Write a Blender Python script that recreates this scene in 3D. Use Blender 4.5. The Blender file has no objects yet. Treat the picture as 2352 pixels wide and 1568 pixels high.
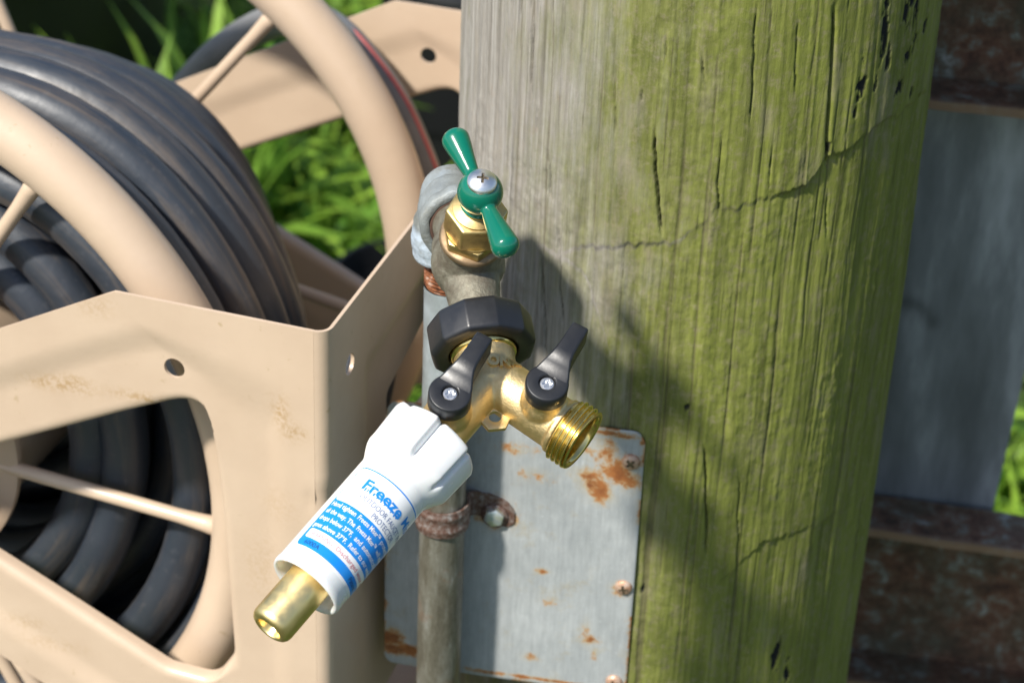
import bpy, bmesh, math, random
import numpy as np
from mathutils import Vector, Matrix
from mathutils.bvhtree import BVHTree

scene = bpy.context.scene
COL = scene.collection
rad = math.radians
rng = np.random.default_rng(7)
random.seed(7)

# ------------------------------------------------------------------ camera
PITCH, ROLL, FPX, PW, PH = rad(31.0), rad(2.43), 5273.0, 2352, 1568
FWD = np.array([0, math.cos(PITCH), -math.sin(PITCH)])
_r0 = np.array([1.0, 0, 0]); _u0 = np.array([0, math.sin(PITCH), math.cos(PITCH)])
RT = math.cos(ROLL) * _r0 + math.sin(ROLL) * _u0
UP = -math.sin(ROLL) * _r0 + math.cos(ROLL) * _u0
cd = bpy.data.cameras.new("camera"); cam = bpy.data.objects.new("camera", cd); COL.objects.link(cam)
M = Matrix.Identity(4)
for i in range(3):
    M[i][0], M[i][1], M[i][2] = RT[i], UP[i], -FWD[i]
cam.matrix_world = M
cd.sensor_width = 22.3; cd.lens = FPX / PW * 22.3
cd.clip_start = 0.02; cd.clip_end = 500
cd.dof.use_dof = True; cd.dof.focus_distance = 0.912; cd.dof.aperture_fstop = 8.0
scene.camera = cam

# ------------------------------------------------------------------ light
SUN_AZ, SUN_EL = rad(44), rad(48.5)          # azimuth to the left of straight behind the camera
SUN = np.array([-math.sin(SUN_AZ) * math.cos(SUN_EL), -math.cos(SUN_AZ) * math.cos(SUN_EL), math.sin(SUN_EL)])
world = bpy.data.worlds.new("World"); scene.world = world; world.use_nodes = True
nt = world.node_tree; nt.nodes.clear()
sky = nt.nodes.new("ShaderNodeTexSky"); sky.sky_type = 'NISHITA'; sky.sun_disc = False
sky.sun_elevation = SUN_EL; sky.sun_rotation = math.atan2(SUN[0], SUN[1])
bg = nt.nodes.new("ShaderNodeBackground"); bg.inputs[1].default_value = 0.11
wo = nt.nodes.new("ShaderNodeOutputWorld")
nt.links.new(sky.outputs[0], bg.inputs[0]); nt.links.new(bg.outputs[0], wo.inputs[0])
ld = bpy.data.lights.new("sun", 'SUN'); ld.energy = 5.0; ld.angle = rad(4.0); ld.color = (1.0, 0.95, 0.87)
sun = bpy.data.objects.new("sun", ld); COL.objects.link(sun)
sun.rotation_euler = Vector(SUN).to_track_quat('Z', 'Y').to_euler()
scene.view_settings.view_transform = 'Standard'; scene.view_settings.look = 'None'
scene.view_settings.exposure = 0.38; scene.view_settings.gamma = 1.0
scene.cycles.max_bounces = 8
scene.cycles.use_denoising = True

# ------------------------------------------------------------------ maths helpers
def ray(x, y): return FWD * FPX + RT * (x - PW / 2) - UP * (y - PH / 2)
def on_y(x, y, Y): v = ray(x, y); return v * (Y / v[1])
def on_plane(x, y, P0, n): v = ray(x, y); return v * ((P0 @ n) / (v @ n))
def cb(v): return v[0] * RT + v[1] * UP - v[2] * FWD
def unit(v): v = np.asarray(v, float); return v / np.linalg.norm(v)
def sstep(a, b, x):
    t = np.clip((x - a) / (b - a), 0, 1); return t * t * (3 - 2 * t)
def vnoise(x, y, seed=0):
    x = np.asarray(x, float); y = np.asarray(y, float)
    xi = np.floor(x).astype(np.int64); yi = np.floor(y).astype(np.int64)
    fx = x - xi; fy = y - yi; fx = fx * fx * (3 - 2 * fx); fy = fy * fy * (3 - 2 * fy)
    def h(a, b):
        n = (a * 374761393 + b * 668265263 + seed * 1442695041) & 0xFFFFFFFF
        n = ((n ^ (n >> 13)) * 1274126177) & 0xFFFFFFFF
        return ((n ^ (n >> 16)) & 0xFFFFFF) / float(0xFFFFFF)
    return (h(xi, yi) * (1 - fx) + h(xi + 1, yi) * fx) * (1 - fy) + (h(xi, yi + 1) * (1 - fx) + h(xi + 1, yi + 1) * fx) * fy
def fbm(x, y, o=4, seed=0):
    s = 0; a = .5; t = 0
    for k in range(o):
        s = s + a * vnoise(x * 2 ** k + 13.7 * k, y * 2 ** k + 7.1 * k, seed + k); t += a; a *= .5
    return s / t

# ------------------------------------------------------------------ mesh helpers
def link(name, me, mat=None, parent=None, smooth=True):
    o = bpy.data.objects.new(name, me); COL.objects.link(o)
    if mat is not None:
        for m in (mat if isinstance(mat, (list, tuple)) else [mat]): me.materials.append(m)
    if smooth and len(me.polygons): me.polygons.foreach_set("use_smooth", [True] * len(me.polygons))
    if parent is not None: o.parent = parent
    return o
def mesh(verts, faces):
    me = bpy.data.meshes.new("m"); me.from_pydata([tuple(map(float, v)) for v in verts], [], [tuple(map(int, f)) for f in faces]); me.update(); return me
def grid_mesh(P, closed_u=False, closed_v=False, flip=False):
    """P: (nu, nv, 3)"""
    nu, nv, _ = P.shape
    u = np.arange(nu if closed_u else nu - 1); v = np.arange(nv if closed_v else nv - 1)
    U, V = np.meshgrid(u, v, indexing='ij'); U2 = (U + 1) % nu; V2 = (V + 1) % nv
    q = np.stack([U * nv + V, U2 * nv + V, U2 * nv + V2, U * nv + V2], -1).reshape(-1, 4)
    if flip: q = q[:, ::-1]
    me = bpy.data.meshes.new("m")
    me.vertices.add(nu * nv); me.vertices.foreach_set("co", P.reshape(-1).astype(np.float32))
    n = len(q); me.loops.add(n * 4); me.loops.foreach_set("vertex_index", q.reshape(-1).astype(np.int32))
    me.polygons.add(n); me.polygons.foreach_set("loop_start", np.arange(0, n * 4, 4, dtype=np.int32))
    me.polygons.foreach_set("loop_total", np.full(n, 4, dtype=np.int32))
    me.update(calc_edges=True); me.validate(); return me
def set_attr(me, name, arr):
    a = me.attributes.new(name, 'FLOAT', 'POINT'); a.data.foreach_set("value", np.asarray(arr, np.float32).reshape(-1))
class MB:
    def __init__(s): s.v = []; s.f = []; s.m = []
    def add(s, V, Fs, mi=0):
        k = len(s.v); s.v += [tuple(map(float, p)) for p in V]
        for f in Fs: s.f.append(tuple(int(i) + k for i in f)); s.m.append(mi)
    def mesh(s):
        me = mesh(s.v, s.f)
        me.polygons.foreach_set("material_index", s.m); return me
    def obj(s, name, mat, parent=None, smooth=True): return link(name, s.mesh(), mat, parent, smooth)
def frame(o, z, x=None):
    z = unit(z); x = np.array([1.0, 0.1, 0]) if x is None else np.asarray(x, float)
    x = unit(x - z * (x @ z)); y = np.cross(z, x)
    return np.asarray(o, float), x, y, z
def fmap(fr, L):
    o, x, y, z = fr; L = np.asarray(L, float); return o + L[..., 0:1] * x + L[..., 1:2] * y + L[..., 2:3] * z
def lathe(fr, prof, n=48, rfun=None, mb=None, mi=0, cap=True):
    """prof: list of (r, z). closed ends if r==0"""
    mb = mb or MB(); V = []; F_ = []
    m = len(prof)
    for (r, z) in prof:
        for k in range(n):
            t = 2 * math.pi * k / n; rr = r if rfun is None else rfun(r, z, t)
            V.append((rr * math.cos(t), rr * math.sin(t), z))
    for i in range(m - 1):
        for k in range(n):
            k2 = (k + 1) % n
            F_.append((i * n + k, i * n + k2, (i + 1) * n + k2, (i + 1) * n + k))
    if cap:
        if prof[0][0] > 1e-9: F_.append(tuple(range(n))[::-1])
        if prof[-1][0] > 1e-9: F_.append(tuple(range((m - 1) * n, m * n)))
    mb.add(fmap(fr, np.array(V)), F_, mi); return mb
def prism(fr, poly, z0, z1, mb=None, mi=0):
    mb = mb or MB(); n = len(poly)
    V = [(x, y, z0) for x, y in poly] + [(x, y, z1) for x, y in poly]
    F_ = [tuple(range(n))[::-1], tuple(range(n, 2 * n))] + [(k, (k + 1) % n, n + (k + 1) % n, n + k) for k in range(n)]
    mb.add(fmap(fr, np.array(V)), F_, mi); return mb
def sweep(pts, r, n=14, closed=False, cap=True, mb=None, mi=0, flat=None):
    """tube along pts; r scalar or array; flat=(side, normal-scale) unused"""
    mb = mb or MB(); P = np.asarray(pts, float); N = len(P)
    R = np.full(N, r) if np.isscalar(r) else np.asarray(r, float)
    if closed: T = np.roll(P, -1, 0) - np.roll(P, 1, 0)
    else: T = np.gradient(P, axis=0)
    T /= np.linalg.norm(T, axis=1)[:, None]
    a = np.array([0, 0, 1.0]) if abs(T[0][2]) < .9 else np.array([1.0, 0, 0])
    nrm = unit(a - T[0] * (a @ T[0])); V = np.zeros((N, n, 3)); th = np.arange(n) / n * 2 * math.pi
    c, s_ = np.cos(th)[:, None], np.sin(th)[:, None]
    for i in range(N):
        nrm = unit(nrm - T[i] * (nrm @ T[i])); b = np.cross(T[i], nrm)
        V[i] = P[i] + R[i] * (c * nrm + s_ * b)
    F_ = []
    for i in range(N if closed else N - 1):
        j = (i + 1) % N
        for k in range(n):
            k2 = (k + 1) % n; F_.append((i * n + k, i * n + k2, j * n + k2, j * n + k))
    if cap and not closed: F_.append(tuple(range(n))[::-1]); F_.append(tuple(range((N - 1) * n, N * n)))
    mb.add(V.reshape(-1, 3), F_, mi); return mb
def box(fr, x0, x1, y0, y1, z0, z1, mb=None, mi=0):
    return prism(fr, [(x0, y0), (x1, y0), (x1, y1), (x0, y1)], z0, z1, mb, mi)
def evaluate(o):
    dg = bpy.context.evaluated_depsgraph_get(); dg.update()
    me = bpy.data.meshes.new_from_object(o.evaluated_get(dg)); old = o.data; o.modifiers.clear(); o.data = me; return me
def fuse(o, voxel, it=4, factor=.5):
    m = o.modifiers.new("r", 'REMESH'); m.mode = 'VOXEL'; m.voxel_size = voxel; m.use_smooth_shade = True
    s = o.modifiers.new("s", 'SMOOTH'); s.factor = factor; s.iterations = it
    mats = list(o.data.materials); me = evaluate(o)
    me.materials.clear()
    for k in mats: me.materials.append(k)
    me.polygons.foreach_set("material_index", [0] * len(me.polygons))
    me.polygons.foreach_set("use_smooth", [True] * len(me.polygons)); return o
def bevel(o, w, seg=2, ang=30):
    m = o.modifiers.new("b", 'BEVEL'); m.width = w; m.segments = seg; m.limit_method = 'ANGLE'; m.angle_limit = rad(ang)
    me = evaluate(o); me.polygons.foreach_set("use_smooth", [True] * len(me.polygons))
    try: me.set_sharp_from_angle(angle=rad(40))
    except Exception: pass
    return o
def sharp(o, a=35):
    try: o.data.set_sharp_from_angle(angle=rad(a))
    except Exception: pass
    return o
def fix_normals(o):
    bm = bmesh.new(); bm.from_mesh(o.data); bmesh.ops.recalc_face_normals(bm, faces=bm.faces); bm.to_mesh(o.data); bm.free(); return o
def thing(name, label, cat, loc, group=None):
    o = bpy.data.objects.new(name, None); COL.objects.link(o); o.location = tuple(map(float, loc)); o.empty_display_size = .02
    return tag(o, label, cat, group)
def tag(o, label=None, cat=None, group=None, kind=None):
    if label: o["label"] = label
    if cat: o["category"] = cat
    if group: o["group"] = group
    if kind: o["kind"] = kind
    return o
_adopt = []
def adopt(o, parent, name=None):
    """parent while keeping world placement (meshes are built in world coordinates)"""
    _adopt.append((o, parent)); o.parent = parent; return o
def settle():
    bpy.context.view_layer.update()
    for lvl in (0, 1):
        for o, p in _adopt:
            if (p.parent is not None) == bool(lvl): o.matrix_parent_inverse = p.matrix_world.inverted()
        bpy.context.view_layer.update()

# ------------------------------------------------------------------ materials
class NT:
    def __init__(s, name):
        s.m = bpy.data.materials.new(name); s.m.use_nodes = True; s.t = s.m.node_tree
        s.b = next(n for n in s.t.nodes if n.type == 'BSDF_PRINCIPLED'); s.out = next(n for n in s.t.nodes if n.type == 'OUTPUT_MATERIAL')
        s._tc = None
    def L(s, a, b): s.t.links.new(a, b)
    def set(s, **k):
        nm = dict(col='Base Color', met='Metallic', rough='Roughness', coat='Coat Weight', coatr='Coat Roughness', sss='Subsurface Weight', spec='Specular IOR Level', ior='IOR', trans='Transmission Weight', sssr='Subsurface Scale')
        for kk, v in k.items():
            i = s.b.inputs[nm[kk]]
            if hasattr(v, 'links') or isinstance(v, bpy.types.NodeSocket): s.L(v, i)
            else: i.default_value = (*v, 1) if isinstance(v, tuple) and len(v) == 3 else v
        return s
    def coord(s):
        if s._tc is None: s._tc = s.t.nodes.new("ShaderNodeTexCoord").outputs['Object']
        return s._tc
    def mapping(s, scale, rot=(0, 0, 0)):
        n = s.t.nodes.new("ShaderNodeMapping"); n.inputs['Scale'].default_value = scale; n.inputs['Rotation'].default_value = rot; s.L(s.coord(), n.inputs[0]); return n.outputs[0]
    def noise(s, scale, detail=4, rough=.55, vec=None, dist=0):
        n = s.t.nodes.new("ShaderNodeTexNoise"); n.inputs['Scale'].default_value = scale; n.inputs['Detail'].default_value = detail
        n.inputs['Roughness'].default_value = rough; n.inputs['Distortion'].default_value = dist
        s.L(vec if vec is not None else s.coord(), n.inputs['Vector']); return n.outputs['Fac']
    def voro(s, scale, vec=None):
        n = s.t.nodes.new("ShaderNodeTexVoronoi"); n.inputs['Scale'].default_value = scale; s.L(vec if vec is not None else s.coord(), n.inputs['Vector']); return n.outputs['Distance']
    def ramp(s, fac, stops):
        n = s.t.nodes.new("ShaderNodeValToRGB"); cr = n.color_ramp
        while len(cr.elements) < len(stops): cr.elements.new(.5)
        for e, (p, c) in zip(cr.elements, stops):
            e.position = p; e.color = (*c, 1) if isinstance(c, tuple) else (c, c, c, 1)
        s.L(fac, n.inputs[0]); return n.outputs[0]
    def mix(s, f, a, b, mode='MIX'):
        n = s.t.nodes.new("ShaderNodeMix"); n.data_type = 'RGBA'; n.blend_type = mode
        for v, i in ((f, n.inputs[0]), (a, n.inputs[6]), (b, n.inputs[7])):
            if isinstance(v, bpy.types.NodeSocket): s.L(v, i)
            elif isinstance(v, tuple): i.default_value = (*v, 1)
            else: i.default_value = v if i.type == 'VALUE' else (v, v, v, 1)
        return n.outputs[2]
    def math(s, op, a, b=0.0, clamp=False):
        n = s.t.nodes.new("ShaderNodeMath"); n.operation = op; n.use_clamp = clamp
        for v, i in ((a, n.inputs[0]), (b, n.inputs[1])):
            if isinstance(v, bpy.types.NodeSocket): s.L(v, i)
            else: i.default_value = v
        return n.outputs[0]
    def attr(s, name):
        n = s.t.nodes.new("ShaderNodeAttribute"); n.attribute_name = name; return n.outputs['Fac']
    def bump(s, h, strength=.3, dist=.001):
        n = s.t.nodes.new("ShaderNodeBump"); n.inputs['Strength'].default_value = strength; n.inputs['Distance'].default_value = dist
        prev = s.b.inputs['Normal']
        if prev.is_linked: s.L(prev.links[0].from_socket, n.inputs['Normal'])
        s.L(h, n.inputs['Height']); s.L(n.outputs[0], prev); return s

def mat_tan():
    k = NT("tan_paint")
    c = k.ramp(k.noise(25, 5), [(.3, (.52, .395, .285)), (.7, (.575, .445, .325))])
    sp = k.ramp(k.noise(160, 3, .6), [(.66, 0.0), (.74, 1.0)])
    dirt = k.math('MULTIPLY', sp, k.ramp(k.noise(9, 3), [(.45, 0.0), (.65, .7)]))
    c = k.mix(dirt, c, (.36, .26, .13))
    st = k.attr("stain"); c = k.mix(k.math('MULTIPLY', k.math('MULTIPLY', st, .75), k.ramp(k.noise(420, 4, .7), [(.42, 0.0), (.6, 1.0)]), True), c, (.33, .19, .05))
    ch = k.attr("chip"); c = k.mix(ch, c, (.03, .022, .02))
    k.set(col=c, rough=k.ramp(k.noise(60, 3), [(.3, .34), (.7, .5)]), coat=.15, coatr=.2)
    k.bump(k.noise(350, 2), .12, .0006); return k.m
def mat_rubber():
    k = NT("black_rubber")
    at = k.t.nodes.new("ShaderNodeAttribute"); at.attribute_name = "hose_uv"; uvv = at.outputs['Vector']
    a = k.noise(1.0, 7, .68, uvv, dist=.4); dust = k.ramp(a, [(.50, 0.0), (.70, .65)])
    c = k.mix(dust, (.021, .029, .042), (.14, .105, .075))
    sc = k.ramp(k.noise(220, 3, .7), [(.6, 0.0), (.75, .35)]); c = k.mix(sc, c, (.12, .12, .125))
    k.set(col=c, rough=k.ramp(k.noise(40, 4), [(.3, .44), (.75, .62)]), spec=.9)
    k.bump(k.noise(500, 3, .7), .2, .0004).bump(k.noise(45, 3), .35, .002); return k.m
def mat_grey_hose():
    k = NT("grey_rubber"); c = k.ramp(k.noise(30, 4), [(.3, (.14, .145, .15)), (.7, (.23, .225, .22))]); k.set(col=c, rough=.55); return k.m
def mat_red():
    k = NT("red_stripe"); k.set(col=k.ramp(k.noise(60, 3), [(.3, (.42, .09, .09)), (.7, (.5, .14, .13))]), rough=.5); return k.m
def mat_brass_cast():
    k = NT("cast_brass")
    c = k.ramp(k.noise(90, 5, .6), [(.3, (.76, .57, .28)), (.7, (.88, .69, .37))])
    k.set(col=c, met=1.0, rough=k.ramp(k.noise(700, 3), [(.3, .42), (.7, .56)]))
    k.bump(k.noise(1500, 3, .8), .55, .00025).bump(k.voro(1100), .25, .0002); return k.m
def mat_brass_bright(name="bright_brass", col=(.90, .72, .36), rough=.24):
    k = NT(name)
    c = k.ramp(k.noise(50, 4), [(.3, tuple(x * .93 for x in col)), (.7, col)])
    k.set(col=c, met=1.0, rough=k.ramp(k.noise(180, 4), [(.3, rough * .8), (.75, rough * 1.5)]))
    k.bump(k.noise(260, 3), .06, .0003); return k.m
def mat_brass_aged():
    k = NT("aged_brass")
    c = k.ramp(k.noise(70, 5, .65), [(.3, (.40, .27, .12)), (.46, (.66, .50, .22)), (.75, (.76, .60, .30))])
    k.set(col=c, met=1.0, rough=k.ramp(k.noise(120, 4), [(.3, .36), (.75, .55)]))
    k.bump(k.noise(300, 4), .25, .0004); return k.m
def mat_brass_old():
    k = NT("weathered_brass")
    n1 = k.noise(120, 7, .75); c = k.ramp(n1, [(.25, (.075, .062, .045)), (.42, (.15, .13, .095)), (.58, (.22, .205, .155)), (.75, (.31, .295, .235))])
    rust = k.ramp(k.noise(48, 5, .7, dist=.5), [(.62, 0.0), (.72, .6)]); c = k.mix(rust, c, (.25, .12, .05))
    ver = k.ramp(k.noise(60, 4, .6, k.mapping((1.3, 1, .9), (1, 2, 0))), [(.66, 0.0), (.74, .5)]); c = k.mix(ver, c, (.10, .28, .19))
    k.set(col=c, met=.35, rough=k.ramp(k.noise(200, 4), [(.3, .42), (.7, .62)]))
    k.bump(k.noise(420, 5, .75), .8, .0008).bump(k.noise(60, 3), .3, .002); return k.m
def mat_galv_elbow():
    k = NT("galvanised_fitting")
    c = k.ramp(k.noise(80, 5, .6), [(.3, (.15, .155, .14)), (.5, (.24, .255, .24)), (.72, (.31, .35, .37))])
    rust = k.math('MULTIPLY', k.attr("rust"), k.ramp(k.noise(150, 4, .7), [(.35, 0.0), (.55, 1.0)]), True); c = k.mix(rust, c, (.12, .05, .025))
    wh = k.math('MULTIPLY', k.attr("crust"), k.ramp(k.noise(230, 4, .7), [(.3, .55), (.6, 1.0)]), True); c = k.mix(wh, c, (.46, .54, .62))
    dt = k.ramp(k.noise(55, 6, .75), [(.52, 0.0), (.68, .6)]); c = k.mix(dt, c, (.17, .15, .10)); k.set(col=c, met=.2, rough=.55); k.bump(k.noise(350, 5, .7), .7, .0009); return k.m
def mat_pipe():
    k = NT("weathered_pipe")
    v = k.mapping((1, 1, .28))
    c = k.ramp(k.noise(130, 8, .75, v), [(.28, (.065, .058, .042)), (.44, (.13, .12, .09)), (.58, (.20, .195, .16)), (.72, (.34, .35, .34))])
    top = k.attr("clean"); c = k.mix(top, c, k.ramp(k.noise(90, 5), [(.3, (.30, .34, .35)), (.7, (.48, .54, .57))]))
    rust = k.ramp(k.noise(38, 5, .7), [(.58, 0.0), (.7, .55)]); c = k.mix(rust, c, (.2, .10, .05))
    k.set(col=c, met=.3, rough=k.ramp(k.noise(90, 4), [(.3, .3), (.75, .55)])); k.bump(k.noise(300, 5, .7), .35, .0007); return k.m
def mat_rust_thread():
    k = NT("rusty_thread"); k.set(col=k.ramp(k.noise(260, 4), [(.3, (.06, .025, .015)), (.55, (.22, .085, .04)), (.75, (.40, .30, .24))]), met=.0, rough=.95, spec=.1); k.bump(k.noise(700, 3), .4, .0004); return k.m
def mat_green():
    k = NT("green_enamel")
    c = k.ramp(k.noise(60, 3), [(.3, (.0, .125, .078)), (.7, (.001, .15, .092))])
    sc = k.ramp(k.noise(330, 4, .75), [(.70, 0.0), (.76, .7)]); c = k.mix(sc, c, (.10, .26, .20))
    k.set(col=c, rough=.22, coat=.6, coatr=.08); k.bump(k.noise(130, 2), .12, .0006); return k.m
def mat_steel():
    k = NT("bright_steel"); k.set(col=k.ramp(k.noise(120, 4), [(.3, (.78, .77, .76)), (.7, (.9, .9, .9))]), met=1.0, rough=k.ramp(k.noise(260, 3), [(.3, .30), (.7, .42)])); return k.m
def mat_recess():
    k = NT("screw_recess"); k.set(col=k.ramp(k.noise(500, 3), [(.3, (.05, .035, .02)), (.7, (.25, .2, .13))]), met=.6, rough=.4); return k.m
def mat_white():
    k = NT("white_plastic"); k.set(col=k.ramp(k.noise(35, 3), [(.3, (.72, .735, .73)), (.7, (.76, .775, .77))]), rough=k.ramp(k.noise(140, 3), [(.3, .2), (.7, .3)]), sss=.08, sssr=.004)
    k.bump(k.noise(180, 2), .03, .0005); return k.m
def mat_plain(name, col, rough=.4, met=0.0):
    k = NT(name); k.set(col=k.ramp(k.noise(80, 3), [(.3, tuple(x * .93 for x in col)), (.7, col)]), rough=rough, met=met); return k.m
def mat_black():
    k = NT("black_plastic")
    sc = k.ramp(k.noise(300, 4, .75), [(.66, 0.0), (.75, .5)]); c = k.mix(sc, (.013, .014, .017), (.06, .065, .07))
    k.set(col=c, rough=k.ramp(k.noise(160, 4), [(.3, .33), (.7, .46)]), spec=.6); k.bump(k.noise(800, 3), .15, .0002); return k.m
def mat_wood():
    k = NT("weathered_wood")
    al = k.attr("algae"); dk = k.attr("dark"); g = k.attr("grain")
    v = k.mapping((1, 1, .035))
    f1 = k.noise(520, 5, .6, v); f2 = k.noise(150, 5, .6, v); blo = k.noise(70, 5, .65)
    grey = k.ramp(f1, [(.3, (.175, .16, .135)), (.5, (.285, .265, .235)), (.7, (.40, .385, .355))])
    grey = k.mix(.35, grey, k.ramp(f2, [(.3, (.15, .13, .10)), (.7, (.38, .36, .32))]))
    tan = k.ramp(blo, [(.62, 0.0), (.78, .3)]); grey = k.mix(tan, grey, (.27, .17, .10))
    grn = k.ramp(k.noise(120, 5, .65, k.mapping((1, 1, .12))), [(.28, (.075, .092, .012)), (.5, (.150, .178, .022)), (.72, (.245, .265, .050))])
    grn = k.mix(.35, grn, k.ramp(f1, [(.3, (.13, .14, .04)), (.7, (.28, .29, .09))]))
    vv = k.math('ADD', k.attr("vivid"), k.math('MULTIPLY', k.math('SUBTRACT', k.noise(60, 6, .7, k.mapping((1, 1, .10), (0, .02, .7))), .5), 1.6), True)
    oliv = k.ramp(k.noise(150, 6, .7, k.mapping((1, 1, .16))), [(.30, (.085, .095, .024)), (.5, (.155, .165, .045)), (.7, (.235, .24, .09))])
    grn = k.mix(k.ramp(vv, [(.2, 0.0), (.8, 1.0)]), oliv, grn)
    pk = k.ramp(k.noise(230, 6, .75), [(.50, 0.0), (.68, .6)]); grn = k.mix(pk, grn, (.25, .215, .135))
    am = k.math('ADD', al, k.math('MULTIPLY', k.math('SUBTRACT', k.noise(95, 6, .7, k.mapping((1, 1, .25))), .5), 1.3), True)
    am = k.ramp(am, [(.12, 0.0), (.75, 1.0)])
    st = k.noise(330, 6, .7, k.mapping((1, 1, .018), (0, 0, .3))); stm = k.ramp(st, [(.28, .55), (.45, .95), (.6, 1.05), (.75, 1.25)])
    c = k.mix(am, grey, grn); c = k.mix(1.0, c, stm, 'MULTIPLY')
    pb = k.ramp(k.noise(55, 5, .7, k.mapping((1, 1, .35), (.4, 0, 0))), [(.55, 0.0), (.7, .45)]); c = k.mix(pb, c, (.27, .23, .165))
    c = k.mix(k.ramp(k.noise(900, 2, .6, k.mapping((1, 1, .012))), [(.66, 0.0), (.74, .6)]), c, (.07, .065, .03))
    c = k.mix(g, c, (.09, .075, .045)); c = k.mix(dk, c, (.012, .013, .014))
    k.set(col=c, rough=.85, spec=.25)
    k.bump(f1, .30, .0007).bump(k.noise(380, 5, .7, k.mapping((1, 1, .3))), .4, .0009).bump(k.noise(1100, 4, .7), .3, .0004); return k.m
def mat_galv_plate():
    k = NT("galvanised_plate")
    v = k.mapping((1, 1, .5))
    c = k.ramp(k.noise(40, 6, .6, v), [(.3, (.33, .355, .36)), (.7, (.44, .465, .465))])
    c = k.mix(.25, c, k.ramp(k.noise(260, 4, .6, v), [(.3, (.27, .29, .30)), (.7, (.52, .54, .54))]))
    br = k.ramp(k.noise(45, 8, .8), [(.55, 0.0), (.68, .5)]); c = k.mix(br, c, (.36, .29, .15))
    c = k.mix(k.ramp(k.noise(620, 3, .7, k.mapping((1, 1, .08))), [(.35, .22), (.6, 0.0)]), c, (.16, .17, .17))
    c = k.mix(k.ramp(k.noise(500, 4, .8), [(.62, 0.0), (.7, .5)]), c, (.6, .63, .63))
    r = k.attr("rust"); rn = k.math('ADD', r, k.math('MULTIPLY', k.math('SUBTRACT', k.noise(150, 9, .8), .5), 2.6), True)
    c = k.mix(k.math('MULTIPLY', k.ramp(r, [(.04, 0.0), (.5, .55)]), k.ramp(k.noise(90, 6, .7), [(.4, 0.0), (.6, 1.0)])), c, (.42, .33, .17)); rr = k.math('MULTIPLY', k.ramp(rn, [(.28, 0.0), (.42, .45), (.62, 1.0)]), k.ramp(r, [(.03, 0.0), (.15, 1.0)]), True)
    rc = k.mix(k.ramp(rn, [(.4, 0.0), (.75, 1.0)]), (.46, .27, .10), k.ramp(k.noise(160, 5, .7), [(.3, (.16, .05, .018)), (.6, (.34, .13, .04))]))
    c = k.mix(rr, c, rc)
    k.set(col=c, met=.12, rough=k.ramp(k.noise(90, 4), [(.3, .5), (.7, .68)])); k.bump(k.noise(280, 5, .7), .3, .0006); return k.m
def mat_sheet():
    k = NT("galvanised_sheet")
    v = k.mapping((1, 1, .22)); c = k.ramp(k.noise(26, 6, .6, v), [(.34, (.13, .14, .145)), (.52, (.23, .245, .255)), (.66, (.45, .47, .49))])
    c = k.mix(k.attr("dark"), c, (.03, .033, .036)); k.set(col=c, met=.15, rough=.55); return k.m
def mat_rail():
    k = NT("rusty_rail")
    c = k.ramp(k.noise(95, 7, .72), [(.30, (.05, .028, .022)), (.40, (.10, .048, .03)), (.52, (.19, .095, .055)), (.60, (.22, .21, .17)), (.70, (.50, .49, .46))])
    c = k.mix(k.ramp(k.noise(25, 4, .6), [(.4, 0.0), (.65, .65)]), c, (.075, .08, .05))
    c = k.mix(k.attr("edge"), c, (.34, .22, .13)); k.set(col=c, met=.1, rough=.8); k.bump(k.noise(150, 5, .7), .6, .002); return k.m
def mat_rust():
    k = NT("rusty_steel")
    c = k.ramp(k.noise(420, 5, .7), [(.3, (.05, .024, .018)), (.46, (.13, .07, .05)), (.6, (.22, .18, .16)), (.72, (.36, .36, .36))])
    k.set(col=c, met=.25, rough=.6); k.bump(k.noise(500, 5, .7), .5, .0005); return k.m
def mat_screw():
    k = NT("rust_stained_screw"); c = k.ramp(k.noise(330, 4, .7), [(.3, (.30, .12, .05)), (.5, (.50, .32, .22)), (.7, (.62, .52, .44))]); k.set(col=c, met=.4, rough=.5); return k.m
def mat_zinc():
    k = NT("zinc_bolt"); c = k.ramp(k.noise(240, 3), [(.3, (.45, .6, .68)), (.5, (.75, .8, .82)), (.62, (.66, .72, .5)), (.75, (.8, .78, .8))]); k.set(col=c, met=.8, rough=.38); return k.m
def mat_ground():
    k = NT("damp_soil"); c = k.ramp(k.noise(9, 8, .7), [(.3, (.018, .014, .010)), (.55, (.05, .035, .024)), (.75, (.10, .075, .05))])
    g = k.ramp(k.noise(2.2, 5, .6), [(.42, 0.0), (.55, 1.0)]); c = k.mix(g, c, (.05, .095, .02)); k.set(col=c, rough=.95); k.bump(k.noise(60, 6, .7), .8, .02); return k.m
def mat_grass(name, a, b):
    k = NT(name); v = k.attr("tint"); c = k.mix(v, a, b); c = k.mix(k.ramp(k.noise(6, 3), [(.4, 0.0), (.7, .4)]), c, (.17, .22, .03))
    k.set(col=c, rough=.5, spec=.4); tr = k.t.nodes.new("ShaderNodeBsdfTranslucent"); k.L(c, tr.inputs[0])
    mx = k.t.nodes.new("ShaderNodeMixShader"); mx.inputs[0].default_value = .42
    k.L(k.b.outputs[0], mx.inputs[1]); k.L(tr.outputs[0], mx.inputs[2]); k.L(mx.outputs[0], k.out.inputs[0]); return k.m

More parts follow.
